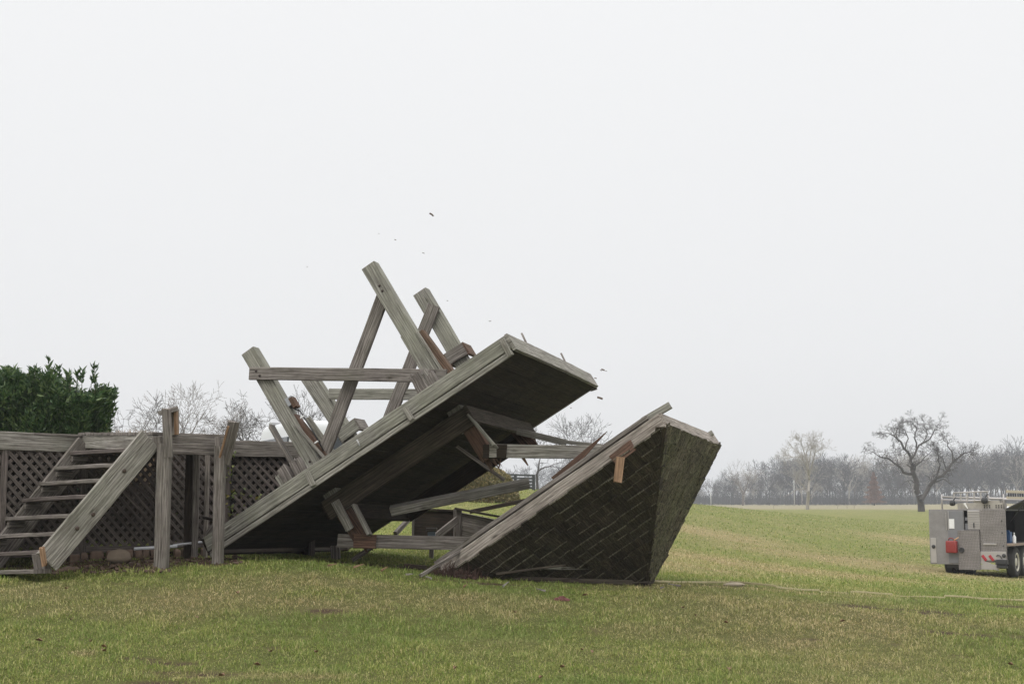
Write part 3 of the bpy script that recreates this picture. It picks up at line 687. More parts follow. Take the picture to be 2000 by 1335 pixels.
# ================================================================== raised deck with lattice skirt and stairs
ZD = 2.42
def dk(px, D, z=None): x = (px - 1000) / FPX * D; return V((x, D, ZD if z is None else z))
S0 = dk(-160, 15.02); S1 = dk(445, 17.6); S2 = dk(612, 18.15)
deck = thing('raised_deck', V((S1.x, S1.y, tz(S1.x, S1.y))), 'raised timber deck with lattice skirting behind the stairs', 'deck')
sd = (S1 - S0).normalized(); so = V((sd.y, -sd.x, 0))          # outward from the skirt
def lattice(mb, a, b, z0a, z1, z0b, nrm, sp=.083, wd=.042):
    a = V(a); b = V(b); d = V((b.x - a.x, b.y - a.y, 0)); L = d.length; d.normalize(); up = V((0, 0, 1))
    H = z1 - min(z0a, z0b); k = sp * math.sqrt(2)
    for lay, sg in ((0, 1), (1, -1)):
        c = -H if sg > 0 else 0
        c -= .03
        while c < L + (0 if sg > 0 else H):
            # line x = c + sg*y, y in [0,H]
            if sg > 0: y0 = max(0, -c); y1 = min(H, L - c); f = lambda y: c + y
            else: y0 = max(0, c - L); y1 = min(H, c); f = lambda y: c - y
            if y1 - y0 > .03:
                zb = z1 - H
                p = V((a.x, a.y, 0)) + d * f(y0) + up * (zb + y0) + nrm * (.012 * lay); q = V((a.x, a.y, 0)) + d * f(y1) + up * (zb + y1) + nrm * (.012 * lay)
                mb.beam(p, q, wd, .0115, (q - p).cross(nrm), ch=.0015, jit=.0008, seg=.5)
            c += k
def skirt(a, b, npan, zb0, zb1, parent, mat=W_SKIRT):
    a = V(a); b = V(b)
    for i in range(npan):
        p = a.lerp(b, i / npan); q = a.lerp(b, (i + 1) / npan); z0 = zb0 + (zb1 - zb0) * (i + .5) / npan
        nrm = V(((q - p).y, -(q - p).x, 0)).normalized(); dv = (q - p).normalized()
        m = MB(); lattice(m, p + dv * .02, q - dv * .02, z0, ZD - .17, z0, nrm); m.build('lattice_panel', mat, parent)
        m = MB(); m.beam(V((q.x, q.y, z0 - .25)) + nrm * .02, V((q.x, q.y, ZD - .19)) + nrm * .02, .07, .045, dv); m.build('batten', mat, parent)
        m = MB(); m.beam(V((p.x, p.y, z0)) + nrm * .03 + dv * .035, V((q.x, q.y, z0)) + nrm * .03 - dv * .035, .07, .03, (0, 0, 1)); m.build('bottom_rail', mat, parent)
skirt(S0, S1, 4, 1.04, 1.17, deck); skirt(S1 + sd * .06, S2, 1, 1.2, 1.2, deck)
m = MB(); m.beam(S0 + so * .045 - V((0, 0, .09)), dk(158, 16.32) + so * .045 - V((0, 0, .1)), .2, .045, (0, 0, 1), bow=.012); m.build('rim_board', W_GREY, deck)
m = MB(); m.beam(dk(158, 16.32) + so * .02 - V((0, 0, .1)), S1 + so * .02 - V((0, 0, .09)), .18, .045, (0, 0, 1)); m.build('rim_board', W_BROWN, deck)
m = MB(); nb = V(((S2 - S1).y, -(S2 - S1).x, 0)).normalized(); m.beam(S1 + nb * .04 - V((0, 0, .1)), S2 + nb * .04 - V((0, 0, .1)), .19, .04, (0, 0, 1), bow=.004); m.build('rim_board', W_BROWN, deck)
# deck boards; far skirts added to keep the space behind the lattice dark
m = MB(); inn = V((-sd.y, sd.x, 0))
for k in range(28):
    off = inn * (.02 + k * .143)
    m.beam(S0 + off - V((0, 0, .012)), S1 + off + sd * .02 - V((0, 0, .012)), .138, .028, inn, seg=1)
m.build('deck_boards', W_BROWN, deck)
m = MB()
for k in range(22):
    off = V((-nb.x, -nb.y, 0)) * (.02 + k * .143); m.beam(S1 + off - V((0, 0, .016)), S2 + off - V((0, 0, .016)), .138, .028, nb, seg=1)
m.build('deck_boards', W_BROWN, deck)
for (a, b) in ((S0, S0 + inn * 4), (S0 + inn * 4, S1 + inn * 4), (S1 + inn * 3.9, S2 - nb * 3.1), (S2, S2 - nb * 3.1)):
    m = MB()
    for k in range(9): z = V((0, 0, -.1 - k * .172)); m.beam(a + z, b + z, .18, .03, (0, 0, 1), seg=1)
    m.build('shade_skirt', W_DARK, deck)
# landing
C1 = unp(302, 849, 15.04); C2 = unp(452, 854, 15.72)
J1 = V((0, 0, 0)) + dk(158, 16.32); J2 = C2 - so * ((C2 - S1).dot(so)) ; J2.z = ZD
m = MB(); m.beam(C1 - V((0, 0, .10)) + sd * .04, C2 - V((0, 0, .10)), .195, .045, (0, 0, 1), rough1=.02); land = m.build('landing_rim', W_BROWN, deck)
m = MB(); m.beam(J1 - V((0, 0, .08)) + so * .06, C1 - V((0, 0, .08)), .15, .042, (0, 0, 1)); m.build('rim_board', W_GREY, land)
m = MB(); m.beam(C2 - V((0, 0, .1)), J2 - V((0, 0, .1)), .18, .042, (0, 0, 1)); m.build('rim_board', W_BROWN, land)
m = MB()
for k in range(9):
    t = (k + .5) / 9; m.beam(J1.lerp(C1, t) + V((0, 0, .012)) - sd * .03, J2.lerp(C2, t) + V((0, 0, .012)) + sd * .02, (C1 - J1).length / 9 - .006, .03, so)
m.build('deck_boards', W_BROWN, land)
# landing posts
def vpost(name, px0, px1, ytop, ybot, D, mat, parent, thk=None, lean=0, rough=.01):
    x0 = unp(px0, 1000, D).x; x1 = unp(px1, 1000, D).x; wd = x1 - x0; xc = (x0 + x1) / 2
    top = unp((px0 + px1) / 2 + lean, ytop, D); g_ = tz(xc, D)
    m = MB(); m.beam((xc, D, g_ - .1), (top.x, D, top.z), wd, thk or wd, (1, 0, 0), rough1=rough); return m.build(name, mat, parent)
vpost('post', 311, 335, 866, 1105, 15.0, W_BROWN, deck, .15); 
m = MB(); m.beam(unp(329, 892, 14.9), unp(325, 798, 14.9), .09, .04, (1, 0, 0), rough1=.01); m.build('snapped_post', W_BROWN, deck)
m = MB(); m.beam(unp(336, 848, 15.2), unp(336, 799, 15.2), .13, .12, (1, 0, 0), rough1=.012); m.build('snapped_post', W_FASCIA, deck)
m = MB(); m.beam(unp(345, 848, 15.12), unp(343, 800, 15.12), .025, .1, (1, 0, 0), rough1=.02); m.build('split_face', W_FRESH, deck)
m = MB(); m.beam(unp(314, 806, 15.02), unp(344, 798, 15.12), .05, .13, (0, 0, 1), rough0=.012); m.build('broken_rail', W_BROWN, deck)
vpost('post', 422, 441, 872, 1105, 15.45, W_BROWN, deck, .13)
m = MB(); m.beam(unp(438, 905, 15.4), unp(457, 823, 15.3), .125, .045, (1, .3, 0), rough1=.01); m.build('leaning_board', W_BROWN, deck)
m = MB(); m.beam(unp(429, 893, 15.30), unp(446, 832, 15.24), .022, .03, (1, 0, 0)); m.build('split_face', W_FRESH, deck)
m = MB(); m.beam(unp(307, 852, 14.98), unp(308, 873, 14.98), .10, .06, (1, 0, 0)); m.build('block', W_BROWN, deck)
m = MB(); m.beam(unp(425, 853, 15.45), unp(426, 878, 15.45), .06, .05, (1, 0, 0)); m.build('block', W_BROWN, deck)
vpost('post', 367, 381, 884, 1095, 16.5, W_DARK, deck, .14); vpost('post', 381, 392, 884, 1095, 16.4, W_BROWN, deck, .05)
vpost('post', 403, 411, 884, 1020, 16.7, W_FASCIA, deck, .05)
m = MB(); m.beam(unp(452, 853, 15.75), unp(390, 852, 16.3), .03, .1, (0, 0, 1), rough0=.02); m.build('broken_rail', W_BROWN, deck)
# staircase
stair = MB()
T1 = unp(296, 860, 14.96); B1 = ghit(92, 1112); B1.z += .0
td = so
m = MB(); a = unp(293, 857, 14.92); b = onplane(92, 1095, a, so)
m.beam(a, b, .265, .045, (b - a).cross(so), rough0=.012, rough1=.02, bow=-.01, seg=.15); st1 = m.build('stringer', W_GREY, deck)
for (x, y) in ((243, 919), (182, 1004), (151, 1031)):
    mm = MB(); p = onplane(x, y, a + so * .036, so); mm.lathe(p, [(.02, -.01), (.022, .004), (.01, .006)], 8, so); mm.build('knot', plain('dark knot', (.05, .03, .02)), st1)
m = MB(); p = unp(78, 1078, 14.2); q = unp(84, 1112, 14.2); m.beam(p, q, .12, .16, (1, 0, 0), rough1=.02); m.build('newel_stub', W_BROWN, deck)
m = MB(); m.beam(unp(82, 1070, 13.92), unp(87, 1102, 13.92), .045, .05, (1, 0, 0), rough0=.02, rough1=.02); m.build('split_face', W_FRESH, deck)
fa = dk(158, 16.32) + so * .07; fa.z = ZD - .06; fb = unp(-20, 1062, 15.35)
# far stringer runs against the skirt, parallel to the near one
dv = (b - a); fs0 = onplane(168, 868, S0 + so * .1, so); fs1 = onplane(-28, 1112, S0 + so * .1, so)
m = MB(); m.beam(fs0, fs1, .25, .045, (fs1 - fs0).cross(so), rough0=.01, seg=.2); m.build('stringer', W_BROWN, deck)
ntr = 8
tl = [(135, 882), (105, 911.5), (76, 942), (43, 974), (10, 1010), (-26, 1046), (-63, 1083), (-98, 1118)]
tr = [(250, 875), (220, 905), (192, 935), (165, 966), (135, 1004), (105, 1039), (70, 1075), (50, 1113)]
for k in range(ntr):
    f = (k + .55) / ntr
    pl_ = onplane(tl[k][0], tl[k][1] + 3, S0 + so * .11, so)
    pr_ = onplane(tr[k][0] + 14, tr[k][1] + 2.5, a - so * .05, so)
    pr_ = pr_ - (pr_ - pl_).normalized() * .0
    dd = (pl_ - pr_)
    m = MB(); m.beam(pl_ + sd * .1, pr_ + sd * .1, .2, .042, sd, rough0=.004, bow=.004, jit=.002); m.build('tread', W_BROWN if k % 3 else W_SKIRT, deck)
    m = MB(); m.beam(pl_ + so * .03 - V((0, 0, .06)) + sd * .02, pl_ + so * .03 - V((0, 0, .06)) + sd * .2, .06, .05, (0, 0, 1)); m.build('tread_cleat', W_BROWN, deck)

# stones and bricks along the skirt, rock, pipe
stone_m = plain('brown fieldstone', (.16, .11, .08), .9, var=.35, scale=9, bump=.6); rock_m = plain('tan boulder', (.21, .165, .12), .9, var=.35, scale=7, bump=.8)
def rock(name, c, sx_, sy_, sz_, mat, label, cat, group=None, seed=0, boxy=.0, lv=3):
    import bmesh
    bm = bmesh.new(); bmesh.ops.create_icosphere(bm, subdivisions=lv, radius=1); rs = random.Random(seed); ph = [rs.uniform(0, 9) for _ in range(6)]
    for v in bm.verts:
        p = v.co.copy()
        if boxy: mxx = max(abs(p.x), abs(p.y), abs(p.z)); p = p.lerp(p / mxx * .82, boxy)
        k = 1 + .08 * math.sin(p.x * 3 + ph[0]) * math.cos(p.y * 3.3 + ph[1]) + .05 * math.sin(p.z * 6 + ph[2]) + .03 * math.sin(p.x * 9 + ph[3]) * math.sin(p.y * 8 + ph[4])
        v.co = V((p.x * sx_, p.y * sy_, p.z * sz_)) * k
    me = bpy.data.meshes.new(name); bm.to_mesh(me); bm.free(); me.polygons.foreach_set('use_smooth', [True] * len(me.polygons)); me.materials.append(mat)
    o = bpy.data.objects.new(name, me); C.objects.link(o); o.location = c; o.rotation_euler.z = rs.uniform(-.3, .3) + math.atan2(sd.y, sd.x) * .7; tag(o, label, cat, group); return o
gr = ghit(233, 1099); rock('boulder', (gr.x, gr.y, gr.z + .065), .14, .11, .085, rock_m, 'rounded tan boulder on the bare soil in front of the lattice', 'rock', seed=4)
xs = [(118, 18), (143, 22), (163, 15), (188, 30), (216, 18), (252, 16), (268, 16), (284, 14), (299, 14), (316, 15), (345, 13), (362, 15), (398, 13)]
for i, (x, wdp) in enumerate(xs):
    yb = 1101 - (x - 118) * .03; yh = 21 if i < 6 else 18
    D_ = 16.0 + (x - 118) / 280 * .9; c_ = unp(x, 1075 + yh * .55 + (6 if i > 5 else 3), D_)
    x_ = c_.x; zg = tz(x_, D_)
    rock('edging_stone', (c_.x, c_.y, zg + .035), wdp / 2 / FPX * D_ * 1.12, .07, .075, stone_m, 'brown squared stone in the row along the foot of the lattice', 'stone', 'edging stones under the lattice skirt', seed=20 + i, boxy=.8, lv=3)
def soil_clods():
    m = MB()
    for i in range(420):
        px = random.uniform(60, 470); py = random.uniform(1086, 1119) if px < 330 else random.uniform(1080, 1102)
        g_ = ghit(px, py); s = random.choice([.015, .02, .03, .045])
        m.box((g_.x, g_.y, g_.z + s * .2), (s * random.uniform(.8, 2.2), s, s * .6), Matrix.Rotation(random.random() * 6, 3, V((random.random() * .5, random.random() * .5, 1)).normalized()), ch=s * .25)
    o = m.build('mulch', plain('dark mulch', (.085, .055, .038), .95, var=.5, scale=20), origin=ghit(250, 1100)); tag(o, 'dark soil and bark mulch scattered below the stairs and lattice', 'mulch', kind='stuff')
soil_clods()
for i, (x, y, s) in enumerate(((118, 1116, .05), (133, 1114, .07), (146, 1112, .05), (108, 1121, .045), (178, 1107, .04))):
    g_ = ghit(x, y); rock('stone', (g_.x, g_.y, g_.z + s * .2), s, s * .8, s * .5, stone_m, 'small brown stone on the bare soil at the foot of the stairs', 'stone', 'small stones at the foot of the stairs', seed=60 + i, lv=2)
m = MB(); m.tube([unp(262, 1071, 15.75), unp(300, 1069, 15.85), unp(346, 1066, 15.95)], .018, 10); o = m.build('pipe', plain('white plastic pipe', (.55, .56, .58), .4), origin=unp(300, 1069, 15.85)); tag(o, 'white plastic pipe lying along the foot of the lattice, left length', 'pipe')
m = MB(); m.tube([unp(338, 1064, 16.1), unp(395, 1058, 16.35)], .014, 10); o = m.build('pipe', plain('grey plastic pipe', (.5, .5, .52), .4), origin=unp(366, 1061, 16.2)); tag(o, 'thinner grey pipe behind the front deck posts', 'pipe')

# ================================================================== foliage
def leaf_mat(name, c1, c2, c3, tr_=.25, rough=.5):
    m, n, l, b = newmat(name); ge = n.new('ShaderNodeNewGeometry')
    g = ramp_out(n, l, ge.outputs['Random Per Island'], [(0, c1), (.6, c2), (1, c3)])
    l.new(g, b.inputs['Base Color']); b.inputs['Roughness'].default_value = rough
    t = n.new('ShaderNodeBsdfTranslucent'); l.new(g, t.inputs['Color']); ms = n.new('ShaderNodeMixShader'); ms.inputs[0].default_value = tr_
    l.new(b.outputs[0], ms.inputs[1]); l.new(t.outputs[0], ms.inputs[2]); l.new(ms.outputs[0], n['Material Output'].inputs['Surface']); return m
def leaves_mesh(name, P, Dr, L, W, mat, parent):
    """P positions, Dr directions, one folded leaf (two triangles sharing the midrib) each."""
    n = len(P); Dr = Dr / np.linalg.norm(Dr, axis=1)[:, None]
    r = rng.normal(size=(n, 3)); s = np.cross(Dr, r); s /= np.linalg.norm(s, axis=1)[:, None]; q = np.cross(Dr, s)
    L = L * (.6 + .7 * rng.random(n))[:, None]; W = W * (.7 + .6 * rng.random(n))[:, None]
    og = np.array(worldloc(parent))
    a = P - og; t = a + Dr * L - q * L * .12; m1 = a + Dr * L * .45 + s * W / 2 + q * W * .2; m2 = a + Dr * L * .45 - s * W / 2 + q * W * .2
    VV = np.stack([a, m1, t, m2], 1).reshape(-1, 3); i = np.arange(n) * 4
    loops = np.stack([i, i+1, i+2, i, i+2, i+3], 1).ravel()
    me = bpy.data.meshes.new(name); me.vertices.add(len(VV)); me.vertices.foreach_set('co', VV.ravel()); me.loops.add(len(loops)); me.loops.foreach_set('vertex_index', loops)
    me.polygons.add(2 * n); me.polygons.foreach_set('loop_start', np.arange(2 * n) * 3); me.polygons.foreach_set('loop_total', np.full(2 * n, 3)); me.update(calc_edges=True); me.materials.append(mat)
    o = bpy.data.objects.new(name, me); C.objects.link(o); o.parent = parent; return o
def make_hedge():
    D = 21.5; x0 = unp(-260, 900, D).x; x1 = unp(176, 900, D).x; zt = unp(0, 744, D).z; zb = 1.2
    hd = thing('evergreen_hedge', ((x0 + x1) / 2, D + .6, zb), 'tall dark evergreen laurel hedge behind the deck', 'hedge')
    n = 42000; dep = 1.3
    # sample near the surface of a lumpy box
    X = x0 + (x1 - x0) * rng.random(n); Z = zb + 1.2 + (zt - zb - 1.2) * rng.random(n) ** .85; Yv = D + dep * rng.random(n) ** 1.6
    side = rng.random(n)
    X = np.where(side < .16, x1 - rng.random(n) * .25, X); Z = np.where((side > .16) & (side < .3), zt - rng.random(n) * .3, Z)
    lump = (fbm(X * 2.2, Z * 2.2, 8) - .5) * .55; Yv = Yv - lump
    topv = (fbm(X * 2.4, Yv * 2, 18) - .5) * .75 + np.clip((X - x0) / (x1 - x0), 0, 1) * .0; Z = np.where(Z > zt - .6, Z + topv * (Z - zt + .6) / .6, Z)
    Z = Z - np.where(Z > zt - .7, .16 * np.clip((X - (x1 - .9)) / .9, 0, 1) ** 2, 0)
    edge = (fbm(Z * 2.4, Yv * 2, 28) - .5) * .4; X = np.where(X > x1 - .5, X + edge * (X - x1 + .5) / .5 - .12 * np.clip((zb + 2.2 - Z), 0, 1), X)
    P = np.stack([X, Yv, Z], 1)
    Dr = np.stack([rng.normal(size=n) * .7 + np.where(side < .16, .5, 0), rng.normal(size=n) * .6 - .45, np.abs(rng.normal(size=n)) * .6 + .35], 1)
    Ps = [P]; Ds = [Dr]
    stem_m = plain('green stem', (.09, .10, .04))
    for i in range(58):      # upright shoots
        if i < 9: px, top = [(93, 704), (112, 716), (186, 713), (160, 722), (63, 722), (10, 732), (150, 728), (40, 738), (178, 738)][i]; b0 = unp(px, 750, D + .4); t0 = unp(px + random.uniform(-3, 6), top, D + .4)
        elif i < 40: px = random.uniform(-250, 172); b0 = unp(px, 752, D + random.random()); t0 = b0 + V((random.uniform(-.08, .1), 0, random.uniform(.1, .26)))
        else: z = random.uniform(752, 850) ; b0 = unp(176, z + 20, D + .4); b0.x = x1 - .1; t0 = b0 + V((random.uniform(.08, .2), 0, random.uniform(.1, .28)))
        stems = MB(); stems.tube([b0 - V((0, 0, .25)), b0, t0], [.008, .006, .003], 4); stems.build('shoot', stem_m, hd)
        k = int((t0 - b0).length / .011) + 8; tt = rng.random(k)
        q = np.array(b0)[None] * (1 - tt[:, None]) + np.array(t0)[None] * tt[:, None]
        ax = np.array((t0 - b0).normalized()); a = rng.random(k) * 6.28
        dr = np.stack([np.cos(a), np.sin(a), np.zeros(k)], 1) * .75 + ax * .9; Ps.append(q); Ds.append(dr)
    leaves_mesh('leaves', np.concatenate(Ps), np.concatenate(Ds), .105, .034, leaf_mat('laurel leaves', (.028, .066, .022), (.062, .12, .038), (.16, .22, .078), .2, .38), hd)
    core = MB(); cc = V(((x0 + x1) / 2 - .12, D + .75, (zb + zt) / 2 - .12)); 
    for i in range(70):
        x = random.uniform(x0, x1 - .3); b_ = V((x, D + random.uniform(.4, 1.1), zb)); core.tube([b_, b_ + V((random.uniform(-.2, .2), 0, 1.2)), b_ + V((random.uniform(-.4, .4), 0, 2.1))], [.03, .022, .008], 5)
    core.build('branches', plain('dark bark', (.03, .025, .02)), hd)
    # inner foliage, its darker leaf colour stands in for shade inside the hedge
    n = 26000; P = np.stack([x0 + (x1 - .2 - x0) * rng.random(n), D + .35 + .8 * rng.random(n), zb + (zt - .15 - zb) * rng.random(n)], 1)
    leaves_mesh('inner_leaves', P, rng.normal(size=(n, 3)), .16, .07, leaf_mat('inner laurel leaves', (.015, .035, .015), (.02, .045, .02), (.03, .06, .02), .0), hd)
make_hedge()
def make_boxwood():
    D = 50; c = unp(935, 955, D); c.z = tz(c.x, c.y) - .05; r = 1.32
    bx = thing('rounded_bush', c, 'rounded olive brown bush on the hill behind the tower', 'bush')
    n = 26000; d = rng.normal(size=(n, 3)); d /= np.linalg.norm(d, axis=1)[:, None]; d[:, 2] = np.abs(d[:, 2])
    k = r * (.78 + .25 * rng.random(n) ** .5) * (1 + .12 * (fbm(d[:, 0] * 4 + 5, d[:, 2] * 4, 3) - .5))
    P = d * k[:, None] * np.array([1.08, 1, .93]) + np.array(c)
    leaves_mesh('leaves', P, d + rng.normal(size=(n, 3)) * .8, .085, .055, leaf_mat('boxwood leaves', (.11, .11, .035), (.22, .19, .08), (.38, .29, .14), .2), bx)
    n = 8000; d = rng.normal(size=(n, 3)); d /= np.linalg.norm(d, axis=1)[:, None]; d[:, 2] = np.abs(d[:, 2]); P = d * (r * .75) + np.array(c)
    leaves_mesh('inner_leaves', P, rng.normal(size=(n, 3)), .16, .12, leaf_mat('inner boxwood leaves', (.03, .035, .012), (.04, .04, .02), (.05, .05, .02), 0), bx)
    m = MB()
    for i in range(9): a = random.random() * 6.28; m.tube([c, c + V((math.cos(a) * .4, math.sin(a) * .4, .8))], [.03, .01], 5)
    m.build('branches', plain('bush bark', (.05, .04, .03)), bx)
make_boxwood()

# ------------------------------------------------------------------ bare trees
def grow(segs, p, d, r, L, depth, rs, prm):
    """Recursive limb: adds (p0,p1,r0,r1) segments."""
    n = 3 if depth > 1 else 2
    for i in range(n):
        d2 = (d + V((rs.gauss(0, 1), rs.gauss(0, 1), rs.gauss(0, 1))) * prm['wob'] + V((0, 0, prm['up']))).normalized()
        q = p + d2 * (L / n); r2 = r * (.86 if i < n - 1 else .8); segs.append((p, q, r, r2))
        p, d, r = q, d2, r2
        if depth > 0 and i < n - 1 and rs.random() < prm['side']:
            a = d.orthogonal().normalized(); a.rotate(Matrix.Rotation(rs.random() * 6.28, 3, d)); sd_ = (d * .75 + a * prm['spread'] * 1.15).normalized()
            grow(segs, p, sd_, r * .55, L * rs.uniform(.5, .75), depth - 1, rs, prm)
    if depth > 0:
        k = 2 if rs.random() < .6 else 3; a0 = rs.random() * 6.28
        for j in range(k):
            a = d.orthogonal().normalized(); a.rotate(Matrix.Rotation(a0 + j * 6.28 / k + rs.uniform(-.4, .4), 3, d))
            nd = (d + a * prm['spread'] * rs.uniform(.55, 1.15)).normalized()
            grow(segs, p, nd, r * rs.uniform(.62, .8), L * prm['shr'] * rs.uniform(.8, 1.1), depth - 1, rs, prm)
def segs_mesh(name, segs, mat, minr=.01, n_small=3):
    vs = []; fs = []
    for (p, q, r0, r1) in segs:
        r0 = max(r0, minr); r1 = max(r1, minr * .8); n = 6 if r0 > .06 else n_small
        d = (q - p).normalized(); a = d.orthogonal().normalized(); b = d.cross(a); k = len(vs)
        for (c, r) in ((p, r0), (q, r1)):
            for j in range(n): t = 6.2832 * j / n; vs.append(tuple(c + a * (math.cos(t) * r) + b * (math.sin(t) * r)))
        for j in range(n): fs.append((k + j, k + (j + 1) % n, k + n + (j + 1) % n, k + n + j))
    me = bpy.data.meshes.new(name); me.from_pydata(vs, [], fs); me.polygons.foreach_set('use_smooth', [True] * len(fs)); me.materials.append(mat); me.update(); return me
bark = plain('grey brown bark', (.058, .052, .048), .95, var=.4, scale=3)
bark_far = plain('grey far bark', (.065, .066, .07), .95, var=.4, scale=1)
bark_dk = plain('dark bark of old tree', (.055, .047, .04), .95, var=.4, scale=3)
bark_pale = plain('pale sycamore bark', (.34, .31, .27), .9, var=.35, scale=.6)
bark_tan = plain('tan bark', (.13, .105, .085), .9, var=.35, scale=2)
def tree(name, base, segs_trunk, segs_crown, matt, matc, label, minr, cat='tree', group=None):
    t = thing(name, base, label, cat, group)
    for nm, sg, mt in (('trunk', segs_trunk, matt), ('crown', segs_crown, matc)):
        me = segs_mesh(nm, sg, mt, minr); o = bpy.data.objects.new(nm, me); C.objects.link(o); o.parent = t
    return t
def auto_tree(px, D, ytop, label, prm, seed, mat, minr=.012, depth=5, trunk=.28, r0=None, lean=0, name='bare_tree', ybase=None):
    rs = random.Random(seed); b = gpt(px, D); H = unp(px, ytop, D).z - b.z
    segs = []; d0 = V((lean, 0, 1)).normalized(); r0 = r0 or H * .022
    T = []; p = V((0, 0, -.2)); L = H * trunk
    for i in range(3): q = p + (d0 + V((rs.gauss(0, .05), rs.gauss(0, .05), 0))) * L / 3; T.append((p, q, r0 * (1 - i * .1), r0 * (.9 - i * .1))); p = q
    k = prm.get('stems', 3); a0 = rs.random() * 6
    for j in range(k):
        a = V((math.cos(a0 + j * 6.28 / k), math.sin(a0 + j * 6.28 / k), 0)); grow(segs, p, (d0 + a * prm['spread'] * rs.uniform(.5, 1.1)).normalized(), r0 * .6, H * prm.get('len', .26), depth, rs, prm)
    zmax = max(s[1].z for s in segs); sc = H / zmax
    sca = lambda L_: [(p_ * sc, q_ * sc, a_, b_) for (p_, q_, a_, b_) in L_]
    return tree(name, b, sca(T), sca(segs), mat, mat, label, minr)
P1 = dict(wob=.22, up=.03, side=.3, spread=.55, shr=.82, stems=3, len=.3)
P2 = dict(wob=.3, up=.02, side=.35, spread=.72, shr=.78, stems=2, len=.32)
P3 = dict(wob=.15, up=.08, side=.5, spread=.45, shr=.8, stems=3, len=.3)
auto_tree(280, 70, 758, 'dark multi-branched bare tree left of the snapped deck post', P1, 5, bark, .008, 5, .28, r0=.17)
auto_tree(357, 85, 738, 'wide pale bare tree with fine twigs right of the snapped deck post', P1, 8, bark_tan, .009, 5, .2, r0=.17)
auto_tree(430, 90, 775, 'low spreading bare tree between the broken posts of the landing', P2, 12, bark_tan, .009, 5, .15, lean=.25, r0=.17)
auto_tree(487, 75, 758, 'crooked dark bare tree just right of the leaning broken board', P2, 21, bark, .009, 5, .3, r0=.17)
auto_tree(610, 95, 742, 'dense dark bare tree seen between the two left tower legs', P1, 33, bark, .010, 5, .25, r0=.17)
auto_tree(555, 92, 772, 'small bare tree behind the left tower leg above the white van', P2, 37, bark, .010, 4, .2)
auto_tree(1138, 120, 806, 'airy bare tree rising between the tower rail and the roof', P1, 43, bark, .011, 5, .3, r0=.17)
auto_tree(1050, 125, 828, 'bare tree seen under the upper rail beyond the slatted fence', P2, 47, bark, .012, 4, .42)
auto_tree(1448, 380, 895, 'slender pale bare tree taller than the wood, left of the white sycamore', P3, 51, bark_tan, .022, 4, .3)
for i, px in enumerate((1508, 1632, 1650, 1664)):
    auto_tree(px, 262 + i * 3, 968 + (i % 2) * 4, ['low tan brushy sapling at the foot of the slope left of the sycamore', 'leftmost leafless sapling in the pale strip of field', 'middle leafless sapling in the pale strip of field', 'rightmost leafless sapling in the pale strip of field'][i], P2, 60 + i, bark, .016, 2, .25, name='sapling', r0=.03)

